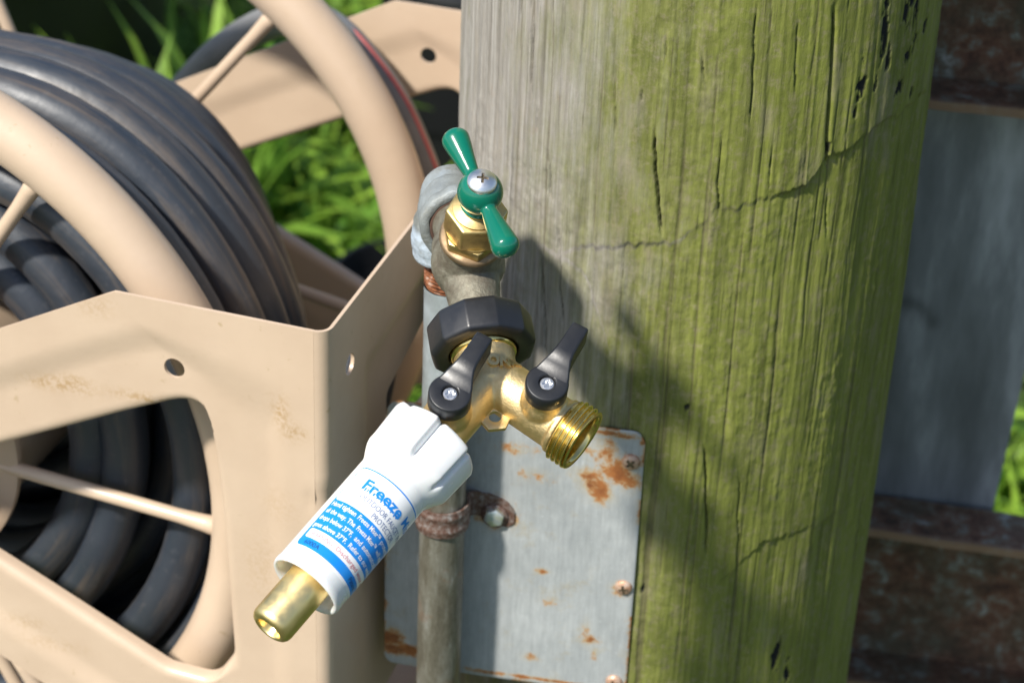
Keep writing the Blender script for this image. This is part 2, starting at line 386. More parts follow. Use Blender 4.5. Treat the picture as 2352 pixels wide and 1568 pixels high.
TAN = mat_tan(); RUB = mat_rubber(); GREYH = mat_grey_hose(); RED = mat_red(); CAST = mat_brass_cast(); BRIGHT = mat_brass_bright("satin_brass", (.97, .76, .36), .38)
THREAD = mat_brass_bright("machined_brass", (.88, .67, .26), .17); AGED = mat_brass_aged(); OLD = mat_brass_old(); ELB = mat_galv_elbow(); PIPE = mat_pipe()
RTH = mat_rust_thread(); GREEN = mat_green(); STEEL = mat_steel(); REC = mat_recess(); WHITE = mat_white(); BLACK = mat_black(); WOOD = mat_wood()
PLATE = mat_galv_plate(); SHEET = mat_sheet(); RAIL = mat_rail(); RUST = mat_rust(); SCREW = mat_screw(); ZINC = mat_zinc(); GROUND = mat_ground()
POT = mat_plain("black_pot_plastic", (.007, .0075, .009), .5)
LAB = mat_plain("label_white", (.80, .81, .82), .28); BLUE = mat_plain("label_blue", (.012, .24, .72), .28); RINK = mat_plain("red_ink", (.55, .03, .06), .35); KINK = mat_plain("black_ink", (.02, .03, .06), .35)
WINK = mat_plain("white_ink", (.82, .84, .86), .3); NINK = mat_plain("navy_ink", (.03, .09, .28), .35)

# ------------------------------------------------------------------ ground
GZ = -1.25
gx = np.concatenate([[-60, -20, -8, -4], np.linspace(-2, 2, 80), [4, 8, 20, 60]]); gy = np.concatenate([[-60, -20, -6, -2], np.linspace(0, 4.5, 90), [7, 12, 25, 80]])
GX, GY = np.meshgrid(gx, gy, indexing='ij')
GP = np.stack([GX, GY, GZ + .05 * (fbm(GX * 3, GY * 3, 4, 3) - .5)], -1)
tag(link("ground", grid_mesh(GP), GROUND), kind="structure")

# ------------------------------------------------------------------ wooden post
PC = np.array([.080, .990]); PR = .1092
vth = math.atan2(-PC[1], -PC[0])             # direction from the axis to the camera
def post_hit(px, py):
    v = ray(px, py); a = v[0] ** 2 + v[1] ** 2; b = -2 * (v[0] * PC[0] + v[1] * PC[1]); c = PC @ PC - PR ** 2
    d = max(b * b - 4 * a * c, 0); t = (-b - math.sqrt(d)) / (2 * a); P = v * t
    th = math.atan2(P[1] - PC[1], P[0] - PC[0]) - vth
    th = (th + math.pi) % (2 * math.pi) - math.pi
    return th * PR, P[2]
zs = np.concatenate([np.linspace(GZ - .1, -.82, 60, endpoint=False), np.arange(-.82, -.31, .0006), np.linspace(-.309, .30, 60)])
ths = np.concatenate([np.linspace(-math.pi, -1.75, 40, endpoint=False), np.arange(-1.75, 1.75, .0006 / PR), np.linspace(1.752, math.pi, 40, endpoint=False)])
TH, ZZ = np.meshgrid(ths, zs, indexing='ij'); S = TH * PR
wob = .006 * (fbm(S * 6 + 3, ZZ * 9, 3, 41) - .5)
Sw = S + wob
disp = .0035 * (fbm(S * 18, ZZ * 5, 3, 1) - .5) + .0013 * (fbm(Sw * 160, ZZ * 6, 4, 2) - .5) + .0007 * (fbm(Sw * 650, ZZ * 14, 3, 3) - .5)
wr = sstep(.45, .65, fbm(S * 25, ZZ * 12, 3, 9)); disp += (.30 + .70 * wr) * .0011 * (fbm(S * 260 + ZZ * 60, ZZ * 170, 3, 4) - .5)
# the lip where the outer layer ends: jagged line traced across the post
def lip(points, depth, fade, jag=.0022):
    q = [post_hit(*p) for p in points]; q.sort(); xs = [a for a, _ in q]; z_ = [b for _, b in q]
    zl = np.interp(S, xs, z_) + jag * (fbm(S * 300, S * 0 + 1, 3, 11) - .5) * 2
    msk = sstep(xs[0] - .004, xs[0] + .004, S) * (1 - sstep(xs[-1] - .004, xs[-1] + .004, S))
    t = zl - ZZ
    return -depth * (.15 + .85 * sstep(.3, .65, fbm(S * 55, S * 0 + 3, 2, 71))) * (.3 + .7 * sstep(-.04, .02, S)) * msk * sstep(-.0006, .0026, t) * (1 - sstep(fade * .3, fade, t)), msk * sstep(-.0003, .0006, t) * (1 - sstep(.0012, .0035, t))
L1, e1 = lip([(1290, 575), (1362, 566), (1413, 560), (1526, 559), (1567, 543), (1628, 497), (1649, 467), (1674, 481), (1777, 446), (1854, 426), (1895, 359), (1956, 338), (2003, 287), (2090, 236), (2135, 190)], .0021, .11, .0022)
L2, e2 = lip([(1240, 560), (1300, 590), (1345, 640), (1375, 720), (1400, 800)], .0010, .03)
L3, e3 = lip([(1480, 1270), (1560, 1330), (1640, 1345), (1700, 1290), (1760, 1240), (1850, 1215), (1960, 1150)], .0009, .06)
disp += L1 + L2 + L3
algae = .12 + .78 * sstep(-.095, .018, S) + .35 * (fbm(S * 35, ZZ * 9, 4, 21) - .5) + .18 * sstep(-.035, .05, S)
algae += .30 * sstep(-.62, -.72, ZZ) - .16 * sstep(.6, .9, fbm(S * 20 + 8, ZZ * 20, 3, 31))
algae -= .25 * (e1 + e2) 
dark = np.zeros_like(S); grain = .12 * np.clip(e1 + .6 * e3, 0, 1)
# fine checks along the grain
fine = fbm(Sw * 520, ZZ * 4.5, 3, 5); grain = np.clip(grain + .55 * sstep(.72, .80, fine), 0, 1); disp -= .0006 * sstep(.70, .8, fine)
def crack(points, w, depth, dk=1.0):
    global disp, dark
    q = sorted([post_hit(*p)[::-1] for p in points]); z_ = [a for a, _ in q]; xs = [b for _, b in q]
    xc = np.interp(ZZ, z_, xs) + .0008 * (fbm(ZZ * 90, ZZ * 0 + w * 1e4, 3, 15) - .5) * 2
    m = sstep(z_[0] - .001, z_[0] + .010, ZZ) * (1 - sstep(z_[-1] - .010, z_[-1] + .001, ZZ))
    ww = .72 * w * (.55 + .9 * fbm(ZZ * 60, ZZ * 0 + xs[0] * 1e3, 2, 16)); g = m * np.exp(-((S - xc) / ww) ** 2)
    disp -= depth * g; dark = np.maximum(dark, dk * m * sstep(.5, 1.0, g) * .7)
crack([(1221, 55), (1219, 140), (1217, 250)], .0007, .002, .8)
crack([(1236, 180), (1230, 350)], .0005, .0012, .5)
crack([(1502, 285), (1506, 380), (1512, 470), (1524, 560)], .0008, .0025)
crack([(1918, 0), (1912, 100), (1906, 200), (1900, 330), (1903, 400)], .0010, .003)
crack([(1738, 0), (1735, 90), (1729, 200), (1722, 300)], .0006, .0016, .6)
crack([(1258, 340), (1262, 430), (1268, 480)], .0006, .0016, .7)
crack([(1243, 570), (1250, 680), (1256, 830)], .0007, .002, .8)
crack([(1282, 500), (1286, 640), (1296, 760)], .0005, .0014, .5)
crack([(1612, 120), (1619, 170), (1622, 200)], .0007, .0018, .8)
crack([(1656, 300), (1650, 420), (1650, 520)], .0006, .0014, .6)
crack([(1620, 1010), (1622, 1130), (1624, 1285)], .0007, .002, .7)
crack([(1413, 140), (1410, 330)], .0005, .0012, .4)
crack([(1832, 30), (1826, 230)], .0005, .0012, .4)
crack([(1774, 320), (1770, 450)], .0006, .0014, .5)
crack([(1905, 430), (1902, 560)], .0006, .0014, .5)
crack([(1530, 60), (1528, 160)], .0005, .0012, .35)
crack([(1700, 1080), (1694, 1320)], .0005, .0013, .35)
def blot(px, py, ws, wz, amt=1.0):
    global dark
    s0, z0 = post_hit(px, py)
    g = np.exp(-(((S - s0) / (ws * .8)) ** 2 + ((ZZ - z0) / (wz * .9)) ** 2)) ; g = np.where(g > .06, g + 1.7 * (fbm(Sw * 600, ZZ * 160, 3, 19) - .5), 0)
    dark = np.maximum(dark, amt * sstep(.5, .68, g))
for p in [(1970, 215, .0042, .011), (1978, 190, .003, .006), (2008, 190, .002, .006), (1962, 262, .002, .003), (2028, 60, .002, .014), (2030, 100, .002, .009), (2035, 150, .002, .012),
          (2080, 30, .003, .008), (2104, 20, .003, .012), (2060, 210, .004, .005), (2085, 130, .003, .006), (2098, 95, .003, .010), (2120, 60, .004, .005), (2093, 0, .003, .006), (2090, 215, .003, .004),
          (1578, 937, .0022, .0016, .9), (1902, 345, .0012, .004, .9), (1783, 1510, .003, .010), (1808, 1545, .003, .007), (1473, 218, .0022, .004, .45), (1476, 1355, .0016, .003, .8)]: blot(*p)
disp -= .0009 * dark
R_ = PR + disp
PP = np.stack([PC[0] + R_ * np.cos(TH + vth), PC[1] + R_ * np.sin(TH + vth), ZZ], -1)
pm = grid_mesh(PP, closed_u=True)
set_attr(pm, "vivid", np.clip(.12 + .78 * sstep(-.035, .050, S) + .25 * sstep(-.62, -.72, ZZ) * sstep(-.02, .03, S), 0, 1)); set_attr(pm, "algae", np.clip(algae, 0, 1)); set_attr(pm, "dark", np.clip(dark, 0, 1)); set_attr(pm, "grain", grain)
bm = bmesh.new(); bm.from_mesh(pm); bm.verts.ensure_lookup_table(); nz = len(zs)
bm.faces.new([bm.verts[i * nz + nz - 1] for i in range(len(ths))]); bm.to_mesh(pm); bm.free()
post = link("wooden_post", pm, WOOD)
tag(post, "thick round weathered timber post coated in yellow green algae on its right side", "post")

# ------------------------------------------------------------------ galvanised mounting plate on the post
_a9 = rad(9); PE = np.array([-math.cos(_a9), math.sin(_a9), 0]); PN = np.array([-math.sin(_a9), -math.cos(_a9), 0]); P0 = np.array([.065, .881, 0]) + .0003 * PN
plate = thing("mounting_plate", "grey galvanised metal plate with rust stains, screwed to the front of the timber post", "metal plate", P0 + np.array([0, 0, -.73]))
PW0, PW1, PZ0, PZ1, PRR = .0018, .1235, -.7300, -.5750, .007
def plate_pt(e, z, off): 
    sag = .0012 * ((e - .06) / .06) ** 2 * 0 + .0006 * (vnoise(np.asarray(e) * 40, np.asarray(z) * 40, 5) - .5)
    return P0 + PE * e[..., None] + np.array([0, 0, 1.0]) * z[..., None] + PN * (off + sag)[..., None]
ne, nz_ = 244, 310
E_, Z_ = np.meshgrid(np.linspace(PW0, PW1, ne), np.linspace(PZ0, PZ1, nz_), indexing='ij')
# rounded corners: pull the corner points of the sheet in
cx = np.clip(E_, PW0 + PRR, PW1 - PRR); cz = np.clip(Z_, PZ0 + PRR, PZ1 - PRR)
dx, dz = E_ - cx, Z_ - cz; m = (np.abs(dx) > 0) & (np.abs(dz) > 0)
mx = np.maximum(np.abs(dx), np.abs(dz)); ln = np.hypot(dx, dz); k = np.where(m, mx / np.maximum(ln, 1e-9), 1)
E_, Z_ = cx + dx * k, cz + dz * k
ez = np.minimum(np.minimum(E_ - PW0, PW1 - E_), np.minimum(Z_ - PZ0, PZ1 - Z_)); ed = np.exp(-ez / .0015)
Zt = Z_ + .0012 * (fbm(E_ * 60, E_ * 0, 2, 8) - .5) * (Z_ > PZ1 - .002)
front = plate_pt(E_, Zt, .0009 - .0006 * np.exp(-ez / .0008)); 
def gb(px, py, sx, sz, a=1.0, rot=0.0):
    P = on_plane(px, py, P0, PN); e0 = (P - P0) @ PE; z0 = P[2]; u = E_ - e0; w = Z_ - z0
    c, s = math.cos(rot), math.sin(rot); uu, ww = u * c + w * s, -u * s + w * c
    return a * np.exp(-((uu / sx) ** 2 + (ww / sz) ** 2))
rust = np.zeros_like(E_)
for a in [(1448, 1062, .005, .005, .9), (1425, 1085, .010, .007, 1.0, .6), (1375, 1120, .008, .006, .95, .9), (1360, 1090, .008, .004, .7), (1395, 1030, .006, .010, .55), (1350, 1030, .008, .003, .5), (1440, 1000, .010, .0018, .8), (1400, 992, .012, .0016, .9), (1478, 1010, .002, .004, .7),
          (1425, 1350, .005, .004, .7), (1350, 1465, .006, .004, .6), (1365, 1500, .002, .005, .5), (1248, 1310, .004, .002, .75), (900, 1460, .007, .006, 1.0), (935, 1490, .008, .004, .9), (905, 1485, .006, .004, .8), (1138, 1178, .010, .0085, .8), (1180, 1190, .003, .004, .7),
          (1120, 1540, .012, .0016, .7), (1230, 1555, .03, .0012, .75), (1190, 1030, .012, .004, .42), (1230, 1090, .010, .005, .38), (1300, 1565, .04, .0012, .7), (1260, 1380, .006, .003, .4), (1220, 1505, .005, .003, .5), (1345, 1450, .003, .008, .45)]: rust = np.maximum(rust, gb(*a))
rust = np.maximum(rust, .62 * ed * (fbm(E_ * 60, Z_ * 60, 3, 77) > .48))
NF = ne * nz_
back = plate_pt(E_, Zt, -.0003 + 0 * E_)
me = grid_mesh(front, flip=False)
me2v = [tuple(v) for v in front.reshape(-1, 3)] + [tuple(v) for v in back.reshape(-1, 3)]
bnd = [i * nz_ for i in range(ne)] + [(ne - 1) * nz_ + j for j in range(1, nz_)] + [i * nz_ + nz_ - 1 for i in range(ne - 2, -1, -1)] + [j for j in range(nz_ - 2, 0, -1)]
fcs = [tuple(p.vertices) for p in me.polygons]; fcs += [tuple(i + NF for i in f)[::-1] for f in fcs]
fcs += [(bnd[i], bnd[(i + 1) % len(bnd)], bnd[(i + 1) % len(bnd)] + NF, bnd[i] + NF) for i in range(len(bnd))]
me = mesh(me2v, fcs); set_attr(me, "rust", np.concatenate([rust.reshape(-1)] * 2))
o = adopt(fix_normals(link("sheet", me, PLATE)), plate); sharp(o, 50)
def pan_screw(px, py, r, mat, h=.0022, rot=0.0):
    P = on_plane(px, py, P0, PN); fr = frame(P + PN * .0007, PN, PE)
    cr, sr = math.cos(rot), math.sin(rot); fr = (fr[0], fr[1] * cr + fr[2] * sr, -fr[1] * sr + fr[2] * cr, fr[3])
    prof = [(r, -.001), (r, .0004)] + [(r * math.cos(a), .0004 + h * math.sin(a)) for a in np.linspace(.25, 1.45, 7)] + [(0, .0004 + h)]
    mb = lathe(fr, prof, 32); o = link("screw", mb.mesh(), mat); adopt(o, plate); sharp(o, 50)
    mb = MB(); a, b = r * .52, r * .13
    for q in range(2):
        box((fr[0], *( (fr[1], fr[2]) if q == 0 else (fr[2], -fr[1]) ), fr[3]), -a, a, -b, b, h * .7, .00055 + h + q * .00002, mb)
    adopt(link("recess", mb.mesh(), REC, smooth=False), plate).parent = o
    _adopt[-1] = (_adopt[-1][0], o)
    return o
pan_screw(1450, 1057, .0043, SCREW, rot=.8); pan_screw(1433, 1345, .0042, SCREW, rot=.2); pan_screw(1411, 1562, .0042, SCREW, rot=.4)

# ------------------------------------------------------------------ pipe, clamp
PX, PY = -.0290, .877; RP = .01065
E0 = on_y(1028, 480, PY); EZ = E0[2]
zc = EZ - .0300                              # bottom of the elbow collar
pz = np.concatenate([np.linspace(GZ - .05, -.8, 30, endpoint=False), np.linspace(-.8, zc - .0076, 200)]); pt = np.linspace(0, 2 * math.pi, 48, endpoint=False)
T_, Q_ = np.meshgrid(pt, pz, indexing='ij'); rr = RP + .0003 * (fbm(T_ * 6, Q_ * 90, 3, 51) - .5)
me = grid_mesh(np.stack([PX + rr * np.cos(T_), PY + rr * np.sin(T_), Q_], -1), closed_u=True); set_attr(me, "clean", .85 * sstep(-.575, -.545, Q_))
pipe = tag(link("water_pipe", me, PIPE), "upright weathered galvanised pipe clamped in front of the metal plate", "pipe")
def threads(fr, z0, z1, r0, pitch, amp, n=72, mb=None, per=10, inner=None, fade=1.0):
    m = int((z1 - z0) / pitch * per) + 1; zz = np.linspace(z0, z1, m); tt = np.linspace(0, 2 * math.pi, n, endpoint=False)
    Zg, Tg = np.meshgrid(zz, tt, indexing='ij'); ph = ((Zg - z0) / pitch - Tg / (2 * math.pi)) % 1
    sh = np.clip(1 - np.abs(ph - .5) * 2 * 1.35 + .12, 0, .85) / .85
    Rr = r0 + amp * sh * sstep(z0, z0 + pitch * .5, Zg) * (1 - fade * sstep(z1 - pitch * .45, z1, Zg))
    V = fmap(fr, np.stack([Rr * np.cos(Tg), Rr * np.sin(Tg), Zg], -1)).reshape(-1, 3)
    F_ = [(i * n + k, i * n + (k + 1) % n, (i + 1) * n + (k + 1) % n, (i + 1) * n + k) for i in range(m - 1) for k in range(n)]
    mb = mb or MB(); mb.add(V, F_); return mb
mb = threads(frame((PX, PY, 0), (0, 0, 1)), zc - .0078, zc + .006, .0097, .0018, .0011); link("thread", mb.mesh(), RTH, None); th = bpy.data.objects["thread"]; th.name = "pipe_thread"; adopt(th, pipe)

clamp = thing("pipe_clamp", "rusty steel strap clamp holding the upright pipe to the plate", "pipe clamp", np.array([PX, PY - RP, -.64]))
zcl = on_y(1015, 1205, PY - RP)[2]
sec = []                                     # centreline of the strap in plan
for a in np.linspace(150, 360, 34): sec.append((PX + (RP + .0012) * math.cos(rad(a + 9)), PY + (RP + .0012) * math.sin(rad(a + 9))))
bolt = on_plane(1138, 1178, P0, PN)
e_end = bolt + np.array([.0095 * math.cos(_a9), -.0095 * math.sin(_a9), 0]) + PN * .0012
s0 = sec[-1]
k0 = np.array([PX + .0148, PY + .0105]); k1 = (bolt + PN * .0012 + PE * .0065)[:2]
for t in np.linspace(0.15, 1, 8):
    a = np.array(s0); b1 = a + np.array([-.001, .006]); c = k1 + PE[:2] * .006
    sec.append(tuple((1 - t) ** 3 * a + 3 * (1 - t) ** 2 * t * b1 + 3 * (1 - t) * t * t * c + t ** 3 * k1))
for t in np.linspace(.2, 1, 8): sec.append(tuple(k1 * (1 - t) + e_end[:2] * t))
sec = np.array(sec); nS = len(sec); W = 17
tan_ = np.gradient(sec, axis=0); tan_ /= np.linalg.norm(tan_, axis=1)[:, None]; nor = np.stack([tan_[:, 1], -tan_[:, 0]], 1)
hw = np.full(nS, .0068); hw[-8:] = .0076; hw[-3:] = [.007, .0055, .003]
zo = np.interp(np.arange(nS), [0, 33, nS - 1], [zcl, zcl, bolt[2]])
Pf = np.zeros((nS, W, 3)); Pb = np.zeros((nS, W, 3))
for j in range(W):
    w = j / (W - 1) * 2 - 1
    rib = .0006 * (math.exp(-((abs(w) - .55) / .22) ** 2)) * (1 - sstep(33, 40, np.arange(nS)))
    for P_, off in ((Pf, .0006), (Pb, -.0006)):
        P_[:, j, 0] = sec[:, 0] + nor[:, 0] * (off + rib); P_[:, j, 1] = sec[:, 1] + nor[:, 1] * (off + rib); P_[:, j, 2] = zo + w * hw
mb = MB(); nf = nS * W
F_ = [(i * W + j, (i + 1) * W + j, (i + 1) * W + j + 1, i * W + j + 1) for i in range(nS - 1) for j in range(W - 1)]
F_ += [tuple(a + nf for a in f)[::-1] for f in F_]
bd = [i * W for i in range(nS)] + [(nS - 1) * W + j for j in range(1, W)] + [i * W + W - 1 for i in range(nS - 2, -1, -1)] + [j for j in range(W - 2, 0, -1)]
F_ += [(bd[i], bd[(i + 1) % len(bd)], bd[(i + 1) % len(bd)] + nf, bd[i] + nf) for i in range(len(bd))]
mb.add(np.concatenate([Pf.reshape(-1, 3), Pb.reshape(-1, 3)]), F_); o = fix_normals(link("strap", mb.mesh(), RUST)); adopt(o, clamp); sharp(o, 50)
fr = frame(bolt + PN * .0025, PN, PE)
mb = prism(fr, [(.0050 * math.cos(a), .0050 * math.sin(a)) for a in np.arange(6) * math.pi / 3 + .3], -.003, .0026)
o = adopt(bevel(link("bolt_head", mb.mesh(), ZINC), .0007, 2), clamp)
mb = lathe(fr, [(.0062, -.0009), (.0066, -.0005), (.0064, .0001), (.0040, .0003)], 36); adopt(link("washer", mb.mesh(), RUST), clamp)

# ------------------------------------------------------------------ elbow
hor = unit(np.array([.2, -1, 0]))
JV = ray(1120, 863) * (.905 / FPX)
DN = unit(cb((.078, .516, .853))); DL = unit(cb((-.582, -.670, .459))); DR = unit(cb((.803, -.542, .254)))
D1 = unit(DL + DR); SG = unit(DR - DL); DN = unit(np.cross(D1, SG)) * (1 if np.cross(D1, SG) @ DN > 0 else -1)
BC = JV - D1 * .0532
hin = unit(np.array([BC[0] - E0[0], BC[1] - E0[1], 0]))
EE = np.array([PX, PY, BC[2] - .001])
mb = MB()
arc = [EE + np.array([0, 0, -.012]), EE + np.array([0, 0, -.006])] + [EE + np.array([0, 0, -.004]) + hin * .008 * (1 - math.cos(a)) + np.array([0, 0, .008 * math.sin(a)]) for a in np.linspace(.2, math.pi / 2, 6)] + [EE + hin * .012 + np.array([0, 0, .002])]
arc = [EE + np.array([0, 0, -.016]), EE + np.array([0, 0, -.008]), EE + np.array([0, 0, -.003]) + hin * .001, EE + hin * .003 + np.array([0, 0, .0005]), EE + hin * .008, EE + hin * .016]
sweep(arc, .0136, 40, mb=mb)
lathe(frame(EE, (0, 0, -1)), [(.0136, .008), (.0158, .013), (.0160, .0285), (.0152, .0300), (.0110, .0300), (.0110, .02)], 48, mb=mb)
lathe(frame(EE, hin), [(.0136, .008), (.0158, .013), (.0162, .0275), (.0152, .0290)], 48, mb=mb)
elbow = link("pipe_elbow", mb.mesh(), ELB); fuse(elbow, .0005, 3)
n = len(elbow.data.vertices); co = np.zeros(n * 3); elbow.data.vertices.foreach_get("co", co); co = co.reshape(-1, 3)
# rust in the gap at the mouth, white mineral crust on the lower collar
rel = co - EE; ax = rel @ hin; lowz = -rel[:, 2]
radial = np.linalg.norm(rel - np.outer(ax, hin), axis=1)
rust = sstep(.0270, .0284, ax) * (1 - sstep(.0132, .0145, radial)); crust = sstep(.012, .018, lowz) * (1 - sstep(.012, .016, ax))
crust = np.maximum(crust, .22 * sstep(.2, .6, fbm(co[:, 0] * 90, co[:, 2] * 90, 3, 6)) * sstep(-.004, .004, -rel[:, 0]))
set_attr(elbow.data, "rust", rust); set_attr(elbow.data, "crust", crust)
nv_ = np.zeros(n * 3); elbow.data.vertices.foreach_get("normal", nv_) if hasattr(elbow.data.vertices[0], 'normal') else None
nv_ = nv_.reshape(-1, 3); amp = .0016 * crust * (fbm(co[:, 0] * 160 + co[:, 1] * 90, co[:, 2] * 160, 4, 12) - .25) + .0007 * (fbm(co[:, 0] * 120, co[:, 2] * 120 + co[:, 1] * 70, 3, 14) - .5)
elbow.data.vertices.foreach_set("co", (co + nv_ * amp[:, None]).reshape(-1))
rim_mb = lathe(frame(EE, hin), [(.0150, .0225), (.0166, .0240), (.0169, .0255), (.0169, .0290), (.0164, .0299), (.0132, .0302), (.0127, .0296), (.0125, .0270)], 72, lambda r, z, t: r + .00025 * math.sin(5 * t) + .0002 * math.sin(11 * t + 1), cap=False)
mr = link("mouth_rim", rim_mb.mesh(), ELB); set_attr(mr.data, "crust", np.full(len(mr.data.vertices), .12)); adopt(mr, elbow)
rs_ = lathe(frame(EE, hin), [(.0129, .0294), (.0126, .0300), (.0117, .0301), (.0108, .0298)], 60, cap=False); adopt(link("rusty_seal", rs_.mesh(), mat_plain("dark_rust", (.085, .045, .03), .9)), elbow)
tag(elbow, "galvanised pipe elbow with white mineral crust joining the pipe to the tap", "pipe elbow")

# ------------------------------------------------------------------ tap
tap = thing("garden_tap", "weathered brass outdoor tap with a green tee handle on the galvanised elbow", "tap", BC)
BX = unit(cb((.107, .499, .86))); BX = unit(BX)
mb = MB()
lathe(frame(BC - hin * .034, hin), [(.0104, 0), (.0106, .012), (.0112, .0145), (.0132, .019), (.0138, .027), (.012, .034)], 40, mb=mb)
lathe(frame(BC, D1), [(0, -.0150)] + [(.0152 * math.cos(a), .0152 * math.sin(a)) for a in np.linspace(-1.4, .7, 14)] + [(.0106, .018), (.0101, .024), (.0101, .034)], 48, mb=mb)
lathe(frame(BC, BX), [(.0135, -.004), (.0132, .008), (.0120, .014), (.0122, .0185)], 48, mb=mb)
o = link("valve_body", mb.mesh(), OLD); fuse(o, .0005, 7); adopt(o, tap)
co = np.zeros(len(o.data.vertices) * 3); o.data.vertices.foreach_get("co", co); co = co.reshape(-1, 3); nn = np.zeros_like(co).reshape(-1); o.data.vertices.foreach_get("normal", nn); nn = nn.reshape(-1, 3)
o.data.vertices.foreach_set("co", (co + nn * (.0006 * (fbm(co[:, 0] * 200 + co[:, 1] * 110, co[:, 2] * 200, 4, 22) - .5))[:, None]).reshape(-1))
fb = frame(BC, BX, cb((1, 0, 0)))
mb = lathe(fb, [(.0118, .0170), (.0132, .0180), (.0134, .0196), (.0126, .0208), (.0100, .0210)], 56); adopt(link("copper_washer", mb.mesh(), mat_brass_bright("oxidised_copper", (.36, .26, .16), .6)), tap)
def hexp(r, rot): return [(r * math.cos(a), r * math.sin(a)) for a in np.arange(6) * math.pi / 3 + rot]
HR = rad(-88)
mb = prism(fb, hexp(.0128, HR + .12), .0205, .0258); adopt(bevel(link("bonnet_nut", mb.mesh(), AGED), .0007, 2), tap)
mb = MB()
hx = hexp(.0125, HR + .55)
prism(fb, hx, .0262, .0392, mb)
o = bevel(link("packing_nut", mb.mesh(), AGED), .0010, 3); adopt(o, tap)
mb = lathe(fb, [(.0115, .0250), (.0115, .0268)], 40); lathe(fb, [(.0098, .0385), (.0096, .0400), (.0070, .0408), (.0062, .0412), (.0058, .050)], 40, mb=mb); o = adopt(sharp(link("valve_stem", mb.mesh(), AGED)), tap)
HC = BC + BX * .0518                         # hub of the handle
arm = unit(cb((.0101, -.0220, .0115))); arm = unit(arm - BX * (arm @ BX))
mb = MB()
lathe(frame(HC, BX), [(.0068, -.0090), (.0073, -.0078)] + [(.0090 * math.cos(a), .0090 * math.sin(a)) for a in np.linspace(-.85, .95, 14)] + [(.004, .0078)], 48, mb=mb)
for sg in (1, -1):
    pr = [(.0030, .0), (.0031, .006), (.0032, .0095), (.0037, .013), (.0044, .0175), (.0051, .0215), (.0056, .0250)] + [(.0057 * math.cos(a), .0255 + .0048 * math.sin(a)) for a in np.linspace(.12, 1.45, 8)] + [(0, .0303)]
    lathe(frame(HC, sg * arm), pr, 36, mb=mb)
o = link("handle", mb.mesh(), GREEN); fuse(o, .0004, 6); handle = adopt(o, tap)
fs = frame(HC + BX * .0066, BX, cb((1, -.08, 0)))
mb = lathe(fs, [(.0056, .0000), (.0058, .0006), (.0057, .0011), (.0052, .0019), (.0044, .0026), (.0034, .0031), (.0022, .0034), (.0022, .0030)], 48, cap=False)
# cross recess
cr = []; a, b = .0022, .00058
plus = [(a, -b), (a, b), (b, b), (b, a), (-b, a), (-b, b), (-a, b), (-a, -b), (-b, -b), (-b, -a), (b, -a), (b, -b)]
def head_with_cross(fr, R, H, a, b, mat, parent, name="screw_head", sides=48):
    plus = []
    for q in range(4):
        c_, s_ = math.cos(q * math.pi / 2), math.sin(q * math.pi / 2)
        for (x, y) in [(b, b * -1), (a, -b), (a, b)]: plus.append((x * c_ - y * s_, x * s_ + y * c_))
    V = []; F_ = []
    ang = np.linspace(0, 2 * math.pi, sides, endpoint=False)
    # dome rings blended from circle to the cross outline
    def cross_pt(t):
        best = 1e9
        d = np.array([math.cos(t), math.sin(t)]); n = len(plus)
        for i in range(n):
            p = np.array(plus[i]); q = np.array(plus[(i + 1) % n]); e = q - p
            den = d[0] * e[1] - d[1] * e[0]
            if abs(den) < 1e-12: continue
            u = (p[0] * e[1] - p[1] * e[0]) / den; w = (p[0] * d[1] - p[1] * d[0]) / den
            if u > 0 and -1e-6 <= w <= 1 + 1e-6: best = min(best, u)
        return best
    cp = np.array([cross_pt(t + 1e-4) for t in ang])
    def zdome(r): return H * math.sqrt(max(0, 1 - (r / (R * 1.04)) ** 2))
    rings = []
    for f in (1.0, .985, .94, .85, .72): rings.append([(R * f, zdome(R * f)) for _ in ang])
    for f in (.5, .25, 0.0): rings.append([(cp[i] * (1 - f) + R * .72 * f, zdome(cp[i] * (1 - f) + R * .72 * f)) for i in range(sides)])
    rings.append([(cp[i] * .92, H - .0010) for i in range(sides)]); rings.insert(0, [(R, -.0006)] * sides)
    for rg in rings:
        for i, t in enumerate(ang): V.append((rg[i][0] * math.cos(t), rg[i][0] * math.sin(t), rg[i][1]))
    nr = len(rings)
    for i in range(nr - 1):
        for k in range(sides): F_.append((i * sides + k, i * sides + (k + 1) % sides, (i + 1) * sides + (k + 1) % sides, (i + 1) * sides + k))
    mb = MB(); mb.add(fmap(fr, np.array(V)), F_, 0)
    mb.add(fmap(fr, np.array(V[-sides:])), [tuple(range(sides))], 1)
    o = link(name, mb.mesh(), [mat, REC]); adopt(o, parent); sharp(o, 40); return o
head_with_cross(fs, .0058, .0036, .0023, .00055, STEEL, tap, sides=96)

# ------------------------------------------------------------------ two way splitter
spl = thing("hose_splitter", "cast brass two-way splitter with black levers hanging from the tap spout", "hose splitter", JV)
